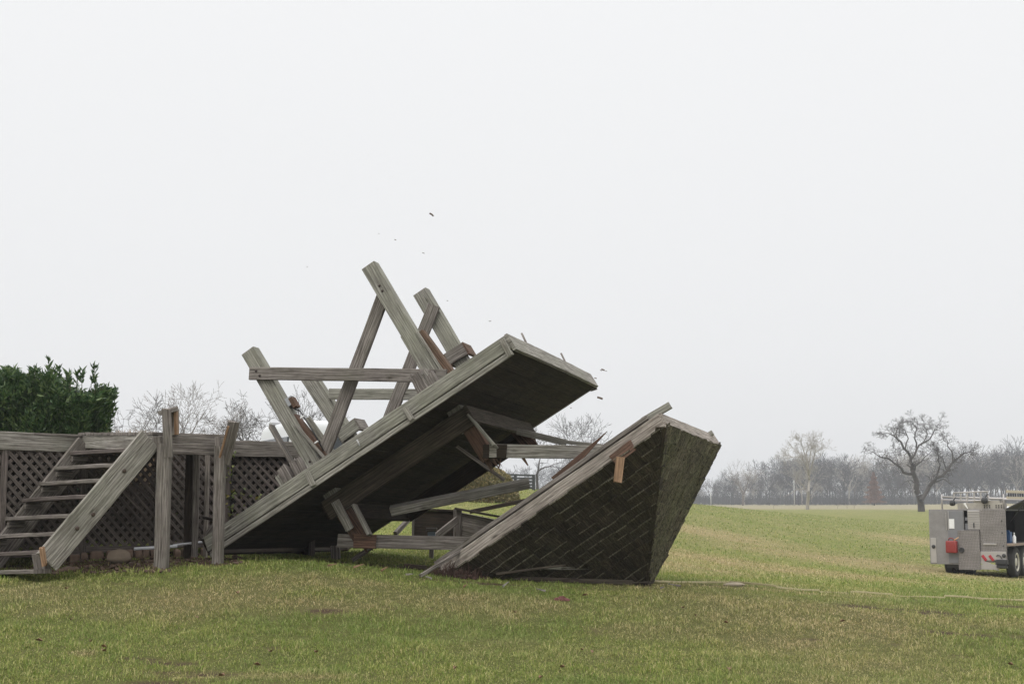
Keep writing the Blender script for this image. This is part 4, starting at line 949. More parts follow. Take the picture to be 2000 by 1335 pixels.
def traced(pts, D, base, jit, rs, sq=.9, xc=1400, xs_=.93):
    return [unp(1330 + (xc + (x - xc) * xs_) / 2.985, 780 + (650 - (650 - y) * sq) / 2.985, D + rs.uniform(-jit, jit)) - base for (x, y) in pts]
def big_tree():
    rs = random.Random(3); D = 200; b = gpt(1800, D)
    T = []; Cw = []
    def limb(pts, r0, r1, out, jit=1.2, twig=True, dp=4, ln=.95, dens=3):
        P = traced(pts, D, b, jit, rs); n = len(P) - 1
        for i in range(n):
            # subdivide with wobble
            a, c = P[i], P[i+1]; mid = (a + c) / 2 + V((rs.gauss(0, .12), rs.gauss(0, .2), rs.gauss(0, .12)))
            ra = r0 + (r1 - r0) * i / n; rb_ = r0 + (r1 - r0) * (i + 1) / n; out.append((a, mid, ra, (ra + rb_) / 2)); out.append((mid, c, (ra + rb_) / 2, rb_))
            if twig and i > 0:
                for k in range(dens):
                    f = rs.random(); q = a.lerp(mid, f) if k % 2 else mid.lerp(c, f); d = (c - a).normalized() * .6 + V((rs.gauss(0, .7), rs.gauss(0, .7), rs.gauss(.25, .6)))
                    grow(Cw, q, d.normalized(), max(ra * .35, .05), ln * rs.uniform(.6, 1.1), dp - 1, rs, dict(wob=.32, up=.02, side=.6, spread=.8, shr=.72))
        grow(Cw, P[-1], (P[-1] - P[-2]).normalized(), r1, ln, dp, rs, dict(wob=.3, up=.02, side=.6, spread=.8, shr=.75))
    limb([(1402, 652), (1398, 590), (1385, 540), (1375, 470), (1352, 405)], .50, .30, T, .2, False)
    limb([(1352, 405), (1345, 350), (1335, 300), (1290, 240), (1258, 190), (1215, 155)], .26, .08, Cw)
    limb([(1399, 580), (1450, 490), (1500, 430), (1560, 390), (1600, 330), (1650, 290), (1700, 268)], .32, .07, Cw)
    limb([(1600, 330), (1592, 260), (1565, 205)], .12, .05, Cw); limb([(1500, 430), (1520, 350), (1512, 300)], .13, .05, Cw)
    limb([(1355, 408), (1290, 400), (1250, 350), (1210, 320), (1150, 300), (1105, 272)], .22, .06, Cw); limb([(1250, 350), (1240, 290)], .09, .05, Cw)
    limb([(1340, 310), (1372, 250), (1430, 200), (1475, 145), (1500, 120)], .16, .05, Cw); limb([(1370, 252), (1360, 180), (1372, 120), (1352, 92)], .12, .05, Cw)
    limb([(1360, 385), (1400, 330), (1450, 280)], .12, .05, Cw); limb([(1300, 250), (1320, 180), (1300, 130)], .1, .05, Cw); limb([(1260, 200), (1240, 150), (1250, 115)], .08, .05, Cw)
    limb([(1400, 225), (1440, 150), (1420, 105)], .08, .05, Cw); limb([(1480, 460), (1540, 440), (1590, 480)], .09, .04, Cw, dens=1, dp=1, ln=1.2); limb([(1560, 390), (1540, 330), (1530, 300)], .09, .04, Cw)
    limb([(1375, 500), (1340, 450), (1310, 455)], .08, .04, Cw, dens=1, dp=1, ln=1.2)
    tree('old_spreading_tree', b, T, Cw, bark_dk, bark_dk, 'large dark spreading bare tree standing alone in the field behind the truck', .016)
big_tree()
def sycamore():
    rs = random.Random(9); D = 230; b = gpt(1576, D); T = []; Cw = []
    def limb(pts, r0, r1, out, dens=3, ln=1.0, dp=4):
        P = traced(pts, D, b, 1.2, rs, .87, 740, .66); n = len(P) - 1
        for i in range(n):
            a, c = P[i], P[i+1]; ra = r0 + (r1 - r0) * i / n; rb_ = r0 + (r1 - r0) * (i + 1) / n; out.append((a, c, ra, rb_))
            for k in range(dens if i > 0 else 0):
                d = (c - a).normalized() * .8 + V((rs.gauss(0, .6), rs.gauss(0, .6), rs.gauss(.35, .4))); grow(Cw, a.lerp(c, rs.random()), d.normalized(), max(ra * .3, .05), ln * rs.uniform(.6, 1.2), dp - 1, rs, dict(wob=.2, up=.06, side=.7, spread=.6, shr=.78))
        grow(Cw, P[-1], (P[-1] - P[-2]).normalized(), r1, ln, dp, rs, dict(wob=.2, up=.05, side=.7, spread=.6, shr=.78))
    limb([(735, 650), (737, 600), (745, 520), (752, 440), (742, 370), (725, 300)], .30, .12, T, dens=2)
    limb([(752, 440), (730, 360), (690, 290), (650, 250)], .15, .05, Cw); limb([(750, 400), (780, 330), (800, 270), (810, 230)], .15, .05, Cw)
    limb([(742, 370), (760, 280), (770, 220)], .12, .05, Cw); limb([(725, 300), (700, 240), (690, 210)], .1, .05, Cw); limb([(720, 505), (700, 480), (650, 455)], .1, .04, Cw, 1, 1.2)
    limb([(715, 500), (650, 500), (600, 525)], .08, .04, Cw, 1, 1.0, 1); limb([(740, 540), (718, 505), (705, 480)], .1, .06, Cw, 0, .8, 1); limb([(690, 290), (640, 290), (600, 290)], .08, .04, Cw); limb([(752, 430), (700, 350), (660, 330)], .1, .04, Cw)
    limb([(790, 300), (840, 290), (860, 270)], .08, .04, Cw, 2)
    tree('sycamore', b, T, Cw, bark_pale, bark_pale, 'white barked bare sycamore at the edge of the wood left of the old spreading tree', .013)
sycamore()

# distant wood: single trees, many copies of six built ones
def wood_trees():
    meshes = []
    for s in range(7):
        rs = random.Random(100 + s); segs = []; prm = dict(wob=.18, up=.05, side=.5, spread=.5, shr=.82, stems=3)
        p = V((0, 0, -1)); d = V((0, 0, 1)); r = .22
        for i in range(4): q = p + (d + V((rs.gauss(0, .04), rs.gauss(0, .04), 0))) * 1.5; segs.append((p, q, r, r * .9)); p = q; r *= .9
        for j in range(4): a = j * 1.57 + rs.random(); grow(segs, p - V((0, 0, rs.random() * 2)), V((math.cos(a) * .5, math.sin(a) * .5, 1)).normalized(), .13, 3.2, 4, rs, prm)
        zm = max(q.z for (_, q, _, _) in segs); segs = [(a * (14 / zm), b * (14 / zm), c, e_) for (a, b, c, e_) in segs]
        meshes.append(segs_mesh('far_tree', segs, [bark_far, bark_far, bark_tan, bark_far, bark_dk, bark_pale, bark_far][s], .03))
    prof = [(-300, 915), (900, 915), (1060, 912), (1180, 905), (1330, 915), (1365, 930), (1400, 931), (1440, 922), (1500, 908), (1560, 900), (1620, 895), (1680, 903), (1720, 900), (1790, 894), (1860, 885), (1910, 876), (1960, 868), (2030, 868), (2300, 872)]
    for i in range(230):
        if i < 180: px = 1335 + (2080 - 1335) * ((i * .618034) % 1)
        else: px = random.uniform(850, 1335)
        D = random.uniform(405, 520); yt = np.interp(px, [a for a, _ in prof], [b for _, b in prof]) + random.choice([-20, -8, 2, 10, 18, 28, 38, 44]) + random.uniform(-6, 6)
        b = gpt(px, D); H = (unp(px, yt, D).z - b.z)
        o = bpy.data.objects.new('far_tree', random.choice(meshes)); C.objects.link(o); o.location = b; s = H / 14; o.scale = (s * random.uniform(.9, 1.35), s * random.uniform(.9, 1.35), s); o.rotation_euler = (0, 0, random.random() * 6.28)
        tag(o, 'hazy leafless tree in the distant wood at the far side of the field', 'tree', 'bare trees of the distant wood')
    # undergrowth of the wood
    m = MB(); rs = random.Random(77); vs = []; segs = []
    for i in range(15000):
        px = rs.uniform(840, 2120); D = rs.uniform(398, 500); x = (px - 1000) / FPX * D; z0 = y2z(984.5, D); h = rs.uniform(.8, 4.2) * rs.uniform(.4, 1); p = V((x, D, z0 - .5 + rs.uniform(0, 1.5)))
        q = p + V((rs.gauss(0, .8), rs.gauss(0, .5), h)); segs.append((p, q, .05, .03))
        q2 = p.lerp(q, .5); segs.append((q2, q2 + V((rs.gauss(0, .9), 0, h * .4)), .035, .02))
    me = segs_mesh('undergrowth', segs, bark_far, .03); o = bpy.data.objects.new('undergrowth', me); C.objects.link(o); tag(o, 'grey thicket of brush filling the foot of the distant wood', 'undergrowth', kind='stuff')
wood_trees()
def russet():
    D = 385; b = gpt(1703, D); zt = unp(1703, 922, D).z - b.z; t = thing('russet_tree', b, 'small cone shaped tree with russet leaves in the distant wood', 'tree')
    m = MB(); m.tube([b - V((0, 0, .3)), b + V((0, 0, zt * .95))], [.2, .03], 6); m.build('trunk', bark, t)
    n = 9000; h = rng.random(n) ** .8; r = (1 - h) * 2.6 * rng.random(n) ** .5 * (1 + .4 * np.sin(h * 40)) ; a = rng.random(n) * 6.28
    P = np.stack([np.cos(a) * r, np.sin(a) * r, h * zt * .93 + .6], 1) + np.array(b)
    leaves_mesh('crown', P, rng.normal(size=(n, 3)), .34, .2, leaf_mat('russet leaves', (.13, .07, .045), (.20, .10, .06), (.26, .14, .085), .2), t)
russet()
for i, (px, yt, yb) in enumerate(((1386, 962, 982), (1548, 938, 984))):
    D = 370; b = gpt(px, D); t = unp(px, yt, D); m = MB(); m.tube([b, (b.x, b.y, t.z)], .1, 6); m.box((b.x, b.y, t.z), (.3, .12, .12)); o = m.build('utility_pole', plain('pale pole', (.5, .5, .48)), origin=b); tag(o, ['short pale pole at the left edge of the distant wood', 'tall thin pale pole left of the white sycamore'][i], 'pole')
# dry weed stems above the deck edge
def weeds():
    m = MB()
    for i in range(260):
        px = random.uniform(216, 300); D = 19.5; p = unp(px, 850, D); h = random.uniform(.02, .12); p.z = ZD - .5
        q = V((p.x + random.uniform(-.05, .05), D, ZD + .12 + h)); m.tube([p, q], [.003, .0015], 3, cap=False)
    o = m.build('dry_weeds', plain('dry weed stems', (.4, .3, .2), .9), origin=unp(256, 860, 19.5)); tag(o, 'fringe of dry tan weed stems behind the deck edge', 'weeds', kind='stuff')
weeds()
def vine():
    P = []; 
    for (x0, x1, y0, y1, n) in ((440, 462, 880, 1010, 45), (470, 520, 950, 985, 14), (540, 575, 930, 960, 8), (330, 350, 980, 1010, 5)):
        for i in range(n): P.append(tuple(unp(random.uniform(x0, x1), random.uniform(y0, y1), 17.45)))
    v = thing('climbing_vine', unp(450, 1050, 17.5), 'sparse green vine leaves climbing the lattice behind the right post', 'vine')
    leaves_mesh('leaves', np.array(P), rng.normal(size=(len(P), 3)) + np.array([0, -.6, -.3]), .06, .045, leaf_mat('vine leaves', (.06, .09, .02), (.14, .16, .04), (.25, .2, .05), .3), v)
    m = MB(); m.tube([unp(452, 1050, 17.5), unp(449, 980, 17.48), unp(455, 920, 17.48), unp(448, 878, 17.46)], [.01, .008, .006, .003], 5); m.build('stem', bark, v)
vine()

# slatted fence on the hill
def fence():
    D = 75; a = gpt(900, D); b = gpt(1042, D); f = thing('slatted_fence', b, 'dark horizontal slat fence on the hill crest behind the bush', 'fence')
    mt = plain('dark stained timber', (.045, .05, .05), .8); L = (b - a)
    for k in range(5): p = a + L * k / 4; m = MB(); m.beam(p - V((0, 0, .1)), p + V((0, 0, .82)), .16, .12, (1, 0, 0)); m.build('post', mt, f)
    for k in range(5): z = V((0, -.08, .12 + k * .165)); m = MB(); m.beam(a + z, b + z, .1, .04, (0, 0, 1)); m.build('slat', mt, f)
fence()

# ================================================================== white van behind the deck
def rounded_box(name, c, sz, rotz, mat, parent, bev=.2, seg=5, taper=None):
    import bmesh
    bm = bmesh.new(); bmesh.ops.create_cube(bm, size=1)
    for v in bm.verts:
        v.co = V((v.co.x * sz[0], v.co.y * sz[1], v.co.z * sz[2]))
        if taper and v.co.z > 0: v.co.x *= taper[0]; v.co.y *= taper[1]
    bmesh.ops.bevel(bm, geom=bm.edges[:], offset=bev, segments=seg, affect='EDGES', profile=.6)
    M = Matrix.Rotation(rotz, 3, 'Z'); og = worldloc(parent)
    for v in bm.verts: v.co = M @ v.co + V(c) - og
    me = bpy.data.meshes.new(name); bm.to_mesh(me); bm.free(); me.polygons.foreach_set('use_smooth', [True] * len(me.polygons)); me.materials.append(mat)
    o = bpy.data.objects.new(name, me); C.objects.link(o); o.parent = parent; return o
def van():
    D = 44; b = gpt(592, D); rz = R(24); M = Matrix.Rotation(rz, 3, 'Z'); v = thing('white_van', b, 'white van with a rounded roof parked behind the deck, seen through the tower legs', 'van')
    wm = plain('white vehicle paint', (.6, .61, .62), .3, var=.03); gm = plain('dark window glass', (.03, .035, .04), .1); tm = plain('black tyre', (.02, .02, .02), .9)
    zt = unp(600, 827, D).z; H = zt - b.z
    body = rounded_box('body', b + V((0, 0, .3 + (H - .3) * .28)), (2.1, 4.6, (H - .3) * .56), rz, wm, v, .12)
    up = rounded_box('cabin', b + M @ V((-.0, -.1, 0)) + V((0, 0, H * .72)), (2.0, 4.2, H * .56), rz, wm, v, .3, 6, (.86, .92))
    for (x, y) in ((-.95, -1.4), (.95, -1.4), (-.95, 1.4), (.95, 1.4)):
        m = MB(); c_ = b + M @ V((x, y, .34)); m.lathe(c_ - (M @ V((.1, 0, 0))), [(.2, -.01), (.34, 0), (.35, .03), (.35, .17), (.34, .2), (.2, .21)], 20, M @ V((1, 0, 0))); m.build('wheel', tm, v)
    m = MB(); m.box(b + M @ V((0, -2.14, H * .7)), (1.5, .06, .45), M); m.build('rear_window', gm, v)
    for s in (-1, 1): m = MB(); m.box(b + M @ V((s * .955, -.2, H * .7)), (.05, 3.2, .42), M); m.build('side_window', gm, v)
    for s in (-1, 1): m = MB(); m.box(b + M @ V((s * .85, -2.31, H * .4)), (.14, .05, .35), M); m.build('tail_light', plain('red lens', (.35, .02, .02), .2), v)
    m = MB(); m.box(b + M @ V((-.75, .6, H + .0)), (.25, .35, .08), M); m.build('roof_vent', plain('grey vent', (.35, .35, .36)), v)
    m = MB(); m.box(b + M @ V((0, -2.33, .45)), (1.9, .12, .18), M); m.build('bumper', plain('grey bumper', (.2, .2, .2)), v)
van()

# ================================================================== service truck at the right
def truck():
    D = 44.5; X = (1957 - 1000) / FPX * D; g = tz(X, D); hd = R(33); O = V((X, D, g))
    r = V((math.cos(hd), -math.sin(hd), 0)); f = V((math.sin(hd), math.cos(hd), 0)); z = V((0, 0, 1)); M = Matrix((r, f, z)).transposed()
    t = thing('service_truck', O, 'metal bodied service truck with open rear doors and ladder rack at the right edge', 'truck')
    def L(a, b, c): return O + r * a + f * b + z * c
    def bx(mb, a0, a1, b0, b1, c0, c1, ch=.006): mb.box(L((a0+a1)/2, (b0+b1)/2, (c0+c1)/2), (a1-a0, b1-b0, c1-c0), M, ch)
    def diamond():
        m, n, l, b = newmat('diamond plate'); tc_ = n.new('ShaderNodeTexCoord')
        ck = n.new('ShaderNodeTexChecker'); ck.inputs['Scale'].default_value = 30
        mp = n.new('ShaderNodeMapping'); mp.inputs['Rotation'].default_value = (.6, .6, .785); l.new(tc_.outputs['Object'], mp.inputs[0]); l.new(mp.outputs[0], ck.inputs[0])
        nz_ = tex(n, l, tc_.outputs['Object'], 2.2, 5).outputs[0]
        c = mixc(n, l, ck.outputs['Fac'], (.17, .155, .15), (.31, .285, .275)); c = mixc(n, l, ramp_out(n, l, nz_, [(.4, 0), (.7, .6)]), c, (.14, .125, .12))
        l.new(c, b.inputs['Base Color']); b.inputs['Metallic'].default_value = .35; b.inputs['Roughness'].default_value = .45
        bp = n.new('ShaderNodeBump'); bp.inputs['Strength'].default_value = .5; bp.inputs['Distance'].default_value = .01; l.new(ck.outputs['Fac'], bp.inputs['Height']); l.new(bp.outputs[0], b.inputs['Normal']); return m
    dp = diamond(); al = plain('brushed aluminium', (.28, .268, .27), .45, .4, var=.2, scale=5, dirt=.3); alb = plain('bright aluminium', (.42, .395, .38), .4, .3, var=.1); dk_ = plain('black rubber', (.018, .018, .018), .8); inn_ = plain('bin interior painted as shade', (.02, .018, .02), .9)  # near-black bin colour stands in for the shade inside
    blk = plain('black metal', (.03, .03, .032), .5)
    # body shell: open bins
    m = MB(); bx(m, -2.1, 0, 0, 6.2, .95, 1.0); bx(m, -2.1, -0.02, .02, 6.2, 2.06, 2.1); bx(m, -1.15, -1.1, .05, 6.2, .45, 2.06); bx(m, -2.1, 0, 6.15, 6.2, .45, 2.1); body = m.build('body', al, t)
    m = MB(); bx(m, -.8, 0, -.02, .02, .46, 2.1); m.build('rear_panel', dp, t)
    m = MB(); bx(m, -2.1, -2.06, 0, 6.2, .45, 2.1); m.build('side_panel', dp, t)
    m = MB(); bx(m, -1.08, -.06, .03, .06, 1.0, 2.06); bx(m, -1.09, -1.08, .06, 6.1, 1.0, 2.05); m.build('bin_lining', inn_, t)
    m = MB(); bx(m, -1.17, -.77, .0, .03, 1.46, 2.07)
    for k in range(11): bx(m, -1.155, -.79, -.022, 0, 1.485 + k * .053, 1.485 + k * .053 + .04, .008)
    rs_ = m.build('roller_shutter', alb, t)
    m = MB(); bx(m, -.99, -.96, -.05, -.02, 1.52, 1.68); m.build('handle', blk, rs_)
    m = MB(); bx(m, -1.47, -.8, -.10, -.06, .22, 1.45); dr = m.build('lower_door', dp, t)
    m = MB(); m.lathe(L(-1.36, -.10, .83), [(.085, -.01), (.09, 0), (.085, .02), (.05, .022), (.045, .01)], 16, -f); m.build('latch', blk, dr)
    m = MB(); bx(m, -1.47, -1.45, -.06, .0, .22, 1.45); bx(m, -1.45, -.82, -.06, 0, 1.43, 1.45); m.build('door_edge', al, dr)
    # shelf wall left of the shutter
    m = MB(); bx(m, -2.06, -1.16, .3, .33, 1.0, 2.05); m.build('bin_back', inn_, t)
    m = MB(); bx(m, -1.27, -1.19, .06, .16, 1.75, 1.85); bx(m, -1.27, -1.18, .06, .2, 1.46, 1.66); m.build('stowed_tools', plain('grey tools', (.22, .22, .23)), t)
    # tall open door leaf swung to the left
    hx, hy = -1.28, -.02; ang = R(8); d1 = V((0, 0, 0)) + (-r * math.cos(ang) - f * math.sin(ang) * .5).normalized(); dn = z.cross(d1)
    Md = Matrix((d1, dn, z)).transposed(); q0 = L(hx, hy, 0)
    def dbx(mb, a0, a1, b0, b1, c0, c1, ch=.005): mb.box(q0 + d1 * (a0+a1)/2 + dn * (b0+b1)/2 + z * (c0+c1)/2, (a1-a0, b1-b0, c1-c0), Md, ch)
    sgn = 1 if dn.dot(-f) > 0 else -1
    m = MB(); dbx(m, 0, 1.08, -.02, .02, .38, 2.1); leaf = m.build('open_door', al, t)
    m = MB(); dbx(m, .02, .49, .02 * sgn, .045 * sgn if sgn > 0 else -.045, .42, 2.05) if sgn > 0 else dbx(m, .02, .49, -.045, -.02, .42, 2.05); m.build('door_tray', plain('darker aluminium', (.2, .2, .215), .5, .3), leaf)  # tray in a darker aluminium than the door leaf
    o1, o2 = (.045, .06) if sgn > 0 else (-.06, -.045)
    m = MB(); dbx(m, .46, .48, o1, o2, 1.45, 2.05); dbx(m, .53, .545, o1, o2, 1.45, 2.0); m.build('door_strut', alb, leaf)
    m = MB(); dbx(m, .29, .45, o1, o2, 1.5, 1.8, .001); m.build('paper_sheet', plain('white paper', (.75, .75, .75), .9), leaf)
    m = MB(); dbx(m, .88, 1.05, *( (.02, .035) if sgn > 0 else (-.035, -.02)), .42, 1.2); lp = m.build('lock_plate', alb, leaf)
    m = MB(); m.lathe(q0 + d1 * .96 + dn * (.035 * sgn) + z * .93, [(.06, 0), (.06, .02), (.03, .025)], 14, dn * sgn); m.build('latch', blk, lp)
    # bottom structure
    m = MB(); bx(m, -2.0, -.1, .3, 6, .45, .62); bx(m, -1.9, -.9, .1, .3, .26, .45); bx(m, -.35, -.05, -.05, .35, .28, .5); m.build('chassis', blk, t)
    m = MB(); bx(m, -.8, -.02, -.06, -.02, .52, .8)
    mm = M
    m.beam(L(-.8, -.04, .5), L(-.25, -.04, .26), .12, .035, z); bx(m, -.8, -.3, -.055, -.025, .24, .4); bx(m, -.7, -.3, -.05, -.02, 1.0, 1.05); lampp = m.build('lamp_panel', alb, t)
    for a in (-.68, -.46):
        m = MB(); m.beam(L(a - .06, -.075, .68), L(a + .06, -.075, .52), .085, .03, V(r) + z, ch=.01); m.build('tail_light', plain('red tail lens', (.38, .035, .05), .25), lampp)
    m = MB(); m.tube([L(-.3, -.09, .66), L(-.26, -.09, .7), L(-.2, -.09, .68), L(-.13, -.09, .58)], .014, 6); m.lathe(L(-.08, -.06, .68), [(.06, 0), (.06, .03), (.03, .035)], 12, -f); m.build('socket', blk, lampp)
    m = MB(); bx(m, -.32, .05, -.18, -.05, .42, .56); bx(m, -.3, .02, -.14, -.05, .3, .38); m.build('step_bumper', blk, t)
    for (a, c) in ((-.12, 1.75), (-.12, 1.38), (-.1, .98)): m = MB(); m.lathe(L(a, -.02, c), [(.02, 0), (.02, .02), (.01, .025)], 8, -f); m.build('bump_stop', blk, t)
    # wheels
    tyre = plain('truck tyre', (.025, .024, .023), .9, var=.4, scale=14, bump=.4); rim_m = plain('cream wheel rim', (.55, .52, .44), .5, dirt=.4)
    def wheel(a, b_, rad=.47, wdt=.26):
        c_ = L(a, b_, rad); m = MB(); m.lathe(c_ - r * wdt / 2, [(rad * .62, .0), (rad * .9, .0), (rad * .985, .03), (rad, .06), (rad, wdt - .06), (rad * .985, wdt - .03), (rad * .9, wdt), (rad * .62, wdt), (rad * .6, wdt - .04)], 32, r); wh = m.build('wheel', tyre, t)
        m = MB(); m.lathe(c_ + r * (wdt / 2 - .08), [(rad * .62, .0), (rad * .62, .075), (rad * .56, .08), (rad * .52, .03), (rad * .3, .0), (rad * .26, .05), (.03, .06)], 24, r); m.build('rim', rim_m, wh)
    wheel(.02, .62); wheel(.02, 1.62); wheel(-1.88, .62); wheel(-1.88, 1.62)
    wheel(-1.3, .62, .42, .2)
    # fender shelf and front bins on the right-hand side
    m = MB(); bx(m, -.05, .22, .0, 2.3, .98, 1.05); sh = m.build('side_shelf', plain('tan worn shelf', (.26, .2, .16), .7), t)
    m = MB(); bx(m, -.3, .08, 2.3, 6.1, .5, 2.05); bx(m, -.3, .06, 1.0 + .05, 2.3, 1.05, 1.08); m.build('side_bins', inn_, t)  # bins coloured near-black to paint in the dark under the canopy
    m = MB(); bx(m, -.02, .1, 1.98, 2.34, .45, 1.0); m.build('mud_guard', blk, t)
    m = MB(); m.beam(L(.03, .1, 2.1), L(.03, 4.1, 2.1), .02, .05, r); m.beam(L(.3, .05, 2.26), L(.3, 4.1, 2.26), .66, .03, V(r) + z * .5); m.build('canopy_door', plain('dark grey panel', (.06, .06, .065), .85), t)
    for b_ in (.5, 3.6): m = MB(); m.tube([L(.0, b_, 1.7), L(.45, b_, 2.3)], .012, 6); m.build('gas_strut', blk, t)
    # rack on top
    m = MB()
    for b_ in (.15, 3.0, 5.8):
        for a in (-2.0, -.08): m.tube([L(a, b_, 2.1), L(a, b_, 2.58)], .025, 6)
        m.tube([L(-2.0, b_, 2.5), L(-.08, b_, 2.42)], .025, 6)
    for a in (-2.0, -.08): m.tube([L(a, .1, 2.4), L(a, 6.0, 2.4)], .025, 6)
    rk = m.build('ladder_rack', alb, t)
    m = MB(); m.tube([L(-1.62, .1, 2.62), L(-.5, .1, 2.66)], .022, 6); m.tube([L(-1.62, .1, 2.35), L(-.5, .1, 2.38)], .022, 6)
    for k in range(6): a = -1.6 + k * .21; m.beam(L(a, .1, 2.35), L(a, .1, 2.64), .05, .02, r)
    m.build('end_rail', alb, rk)
    m = MB(); bx(m, -1.5, -.1, .1, .6, 2.1, 2.3); bx(m, -1.0, -.2, .12, .9, 2.3, 2.38); m.build('top_box', plain('tan aluminium box', (.38, .35, .31), .5, .2, dirt=.4), t)
    for a in (-.66, -.58, -.5, -.3, -.22, -.14):
        for c in (2.16, 2.22): m = MB(); m.lathe(L(a, .095, c), [(.022, 0), (.022, .01), (.012, .012)], 8, -f); m.build('marker_hole', blk, t)  # black discs stand in for the dark of small marker holes
    for (a, c, s) in ((-1.62, 2.3, .09), (-.62, 2.38, .1)):
        m = MB(); m.lathe(L(a, -.02, c - s), [(s * .5, 0), (s, s * .4), (s, s * 1.4), (s * .6, s * 2)], 12, z); m.tube([L(a, .0, c + s * .6), L(a + .1, .0, c + s * 2)], .018, 5); m.build('work_light', blk, t)
    m = MB(); m.beam(L(-1.25, -.02, 2.3), L(-1.15, -.02, 2.12), .07, .02, r, w1=.02); m.build('flag', plain('white rag', (.75, .74, .72)), t)
    # cab, beyond the frame
    cabm = plain('white cab paint', (.6, .6, .6), .3)
    rounded = rounded_box('cab', L(-1.05, 7.5, 1.35), (2.1, 2.2, 1.7), -hd, cabm, t, .2, 4, (.85, .8)); rounded_box('bonnet', L(-1.05, 9.2, .95), (2.0, 1.7, .9), -hd, cabm, t, .15)
    wheel(.0, 9.1); wheel(-2.0, 9.1)
    m = MB(); bx(m, -2.02, -.08, 6.9, 7.9, 1.5, 1.95); m.build('cab_window', plain('cab glass', (.03, .03, .035), .1), t)
    # --- things resting in or on the truck
    lad = thing('ladder', L(-.4, .6, 2.5), 'tan fibreglass ladder lying along the top rack of the truck', 'ladder')
    lm_ = plain('tan fibreglass', (.5, .43, .3), .6)
    for c in (2.46, 2.66): m = MB(); m.beam(L(-.12, .75, c), L(-.12, 5.5, c), .09, .04, z); m.build('rail', lm_, lad)
    for k in range(15): m = MB(); m.tube([L(-.12, .95 + k * .3, 2.46), L(-.12, .95 + k * .3, 2.66)], .02, 6); m.build('rung', blk, lad)
    can = thing('fuel_can', L(-1.92, -.24, .75), 'red plastic fuel can hanging on the open truck door', 'fuel can'); rd = plain('red plastic', (.24, .025, .022), .45, var=.15)
    cc = q0 + d1 * .35 - f * .2 + z * .93
    rounded_box('body', cc, (.34, .18, .38), -hd, rd, can, .04, 3); m = MB(); m.tube([cc + z * .2 - r * .1, cc + z * .27 - r * .06, cc + z * .27 + r * .04, cc + z * .2 + r * .08], .016, 6); m.build('handle', rd, can)
    m = MB(); m.tube([cc + z * .2 + r * .08, cc + z * .3 + r * .22], [.025, .012], 8); m.build('spout', plain('tan spout', (.6, .35, .18)), can)
    m = MB(); c_ = L(.1, .55, 1.05); m.lathe(c_, [(.05, 0), (.055, .02), (.055, .2), (.03, .24), (.022, .25), (.022, .3), (.026, .3), (.026, .33)], 14); o = m.build('bottle', plain('white bottle', (.8, .8, .8), .35), origin=c_); tag(o, 'white bottle standing on the side shelf of the truck', 'bottle')
    for (a, b_, c0, s, col, lb) in ((-.3, .55, 1.0, (.22, .3, .42), (.02, .05, .14), 'dark blue container inside the truck bin, left of the pale blue one'), (-.22, 1.05, 1.0, (.22, .26, .4), (.03, .09, .22), 'brighter blue container inside the truck bin behind the white bottle'), (-.35, .22, 1.0, (.3, .2, .3), (.12, .06, .035), 'brown bag inside the truck bin at the rear corner')):
        c_ = L(a, b_, c0); tt = thing('container', c_, lb, 'container'); cm = plain('plastic ' + lb[:9], col, .5); rounded_box('body', c_ + z * s[2] / 2, s, -hd, cm, tt, .03, 3); rounded_box('lid', c_ + z * (s[2] + .02), (s[0] * .5, s[1] * .5, .05), -hd, cm, tt, .012, 2)
truck()

# splinters thrown on the lawn
for i, (x, y) in enumerate(((745, 1118), (792, 1126), (690, 1112), (842, 1133), (905, 1150), (1290, 1152), (1065, 1158), (640, 1108), (982, 1149), (1330, 1148))):
    g_ = ghit(x, y); a_ = random.uniform(0, 3.1); l_ = random.uniform(.05, .16); m = MB(); d_ = V((math.cos(a_), math.sin(a_), random.uniform(.05, .3)))
    m.beam(g_ + V((0, 0, .025)), g_ + V((0, 0, .03)) + d_ * l_, .022, .012, (0, 0, 1), rough0=.01, w1=.006); o = m.build('wood_splinter', random.choice([W_FRESH, W_BROWN, W_GREY]), origin=g_); tag(o, 'small wood splinter lying in the grass in front of the wreck', 'splinter', 'wood splinters on the lawn')

leaf_m = plain('dead leaf', (.17, .095, .05), .8, var=.4, scale=30)
for i in range(26):
    g_ = ghit(random.uniform(20, 1980), random.uniform(1150, 1330)); m = MB(); a_ = random.random() * 6.28; d_ = V((math.cos(a_), math.sin(a_), .15)) * random.uniform(.018, .035); s__ = V((-d_.y, d_.x, 0)) * .7; up_ = V((0, 0, .018)); q = g_ + V((0, 0, .028))
    m.quad(q - d_, q + s__ + up_, q + d_, q - up_ * .3); m.quad(q - d_, q - up_ * .3, q + d_, q - s__ + up_); o = m.build('fallen_leaf', leaf_m, origin=g_); tag(o, 'small curled brown leaf lying on the lawn', 'leaf', 'fallen leaves on the lawn')

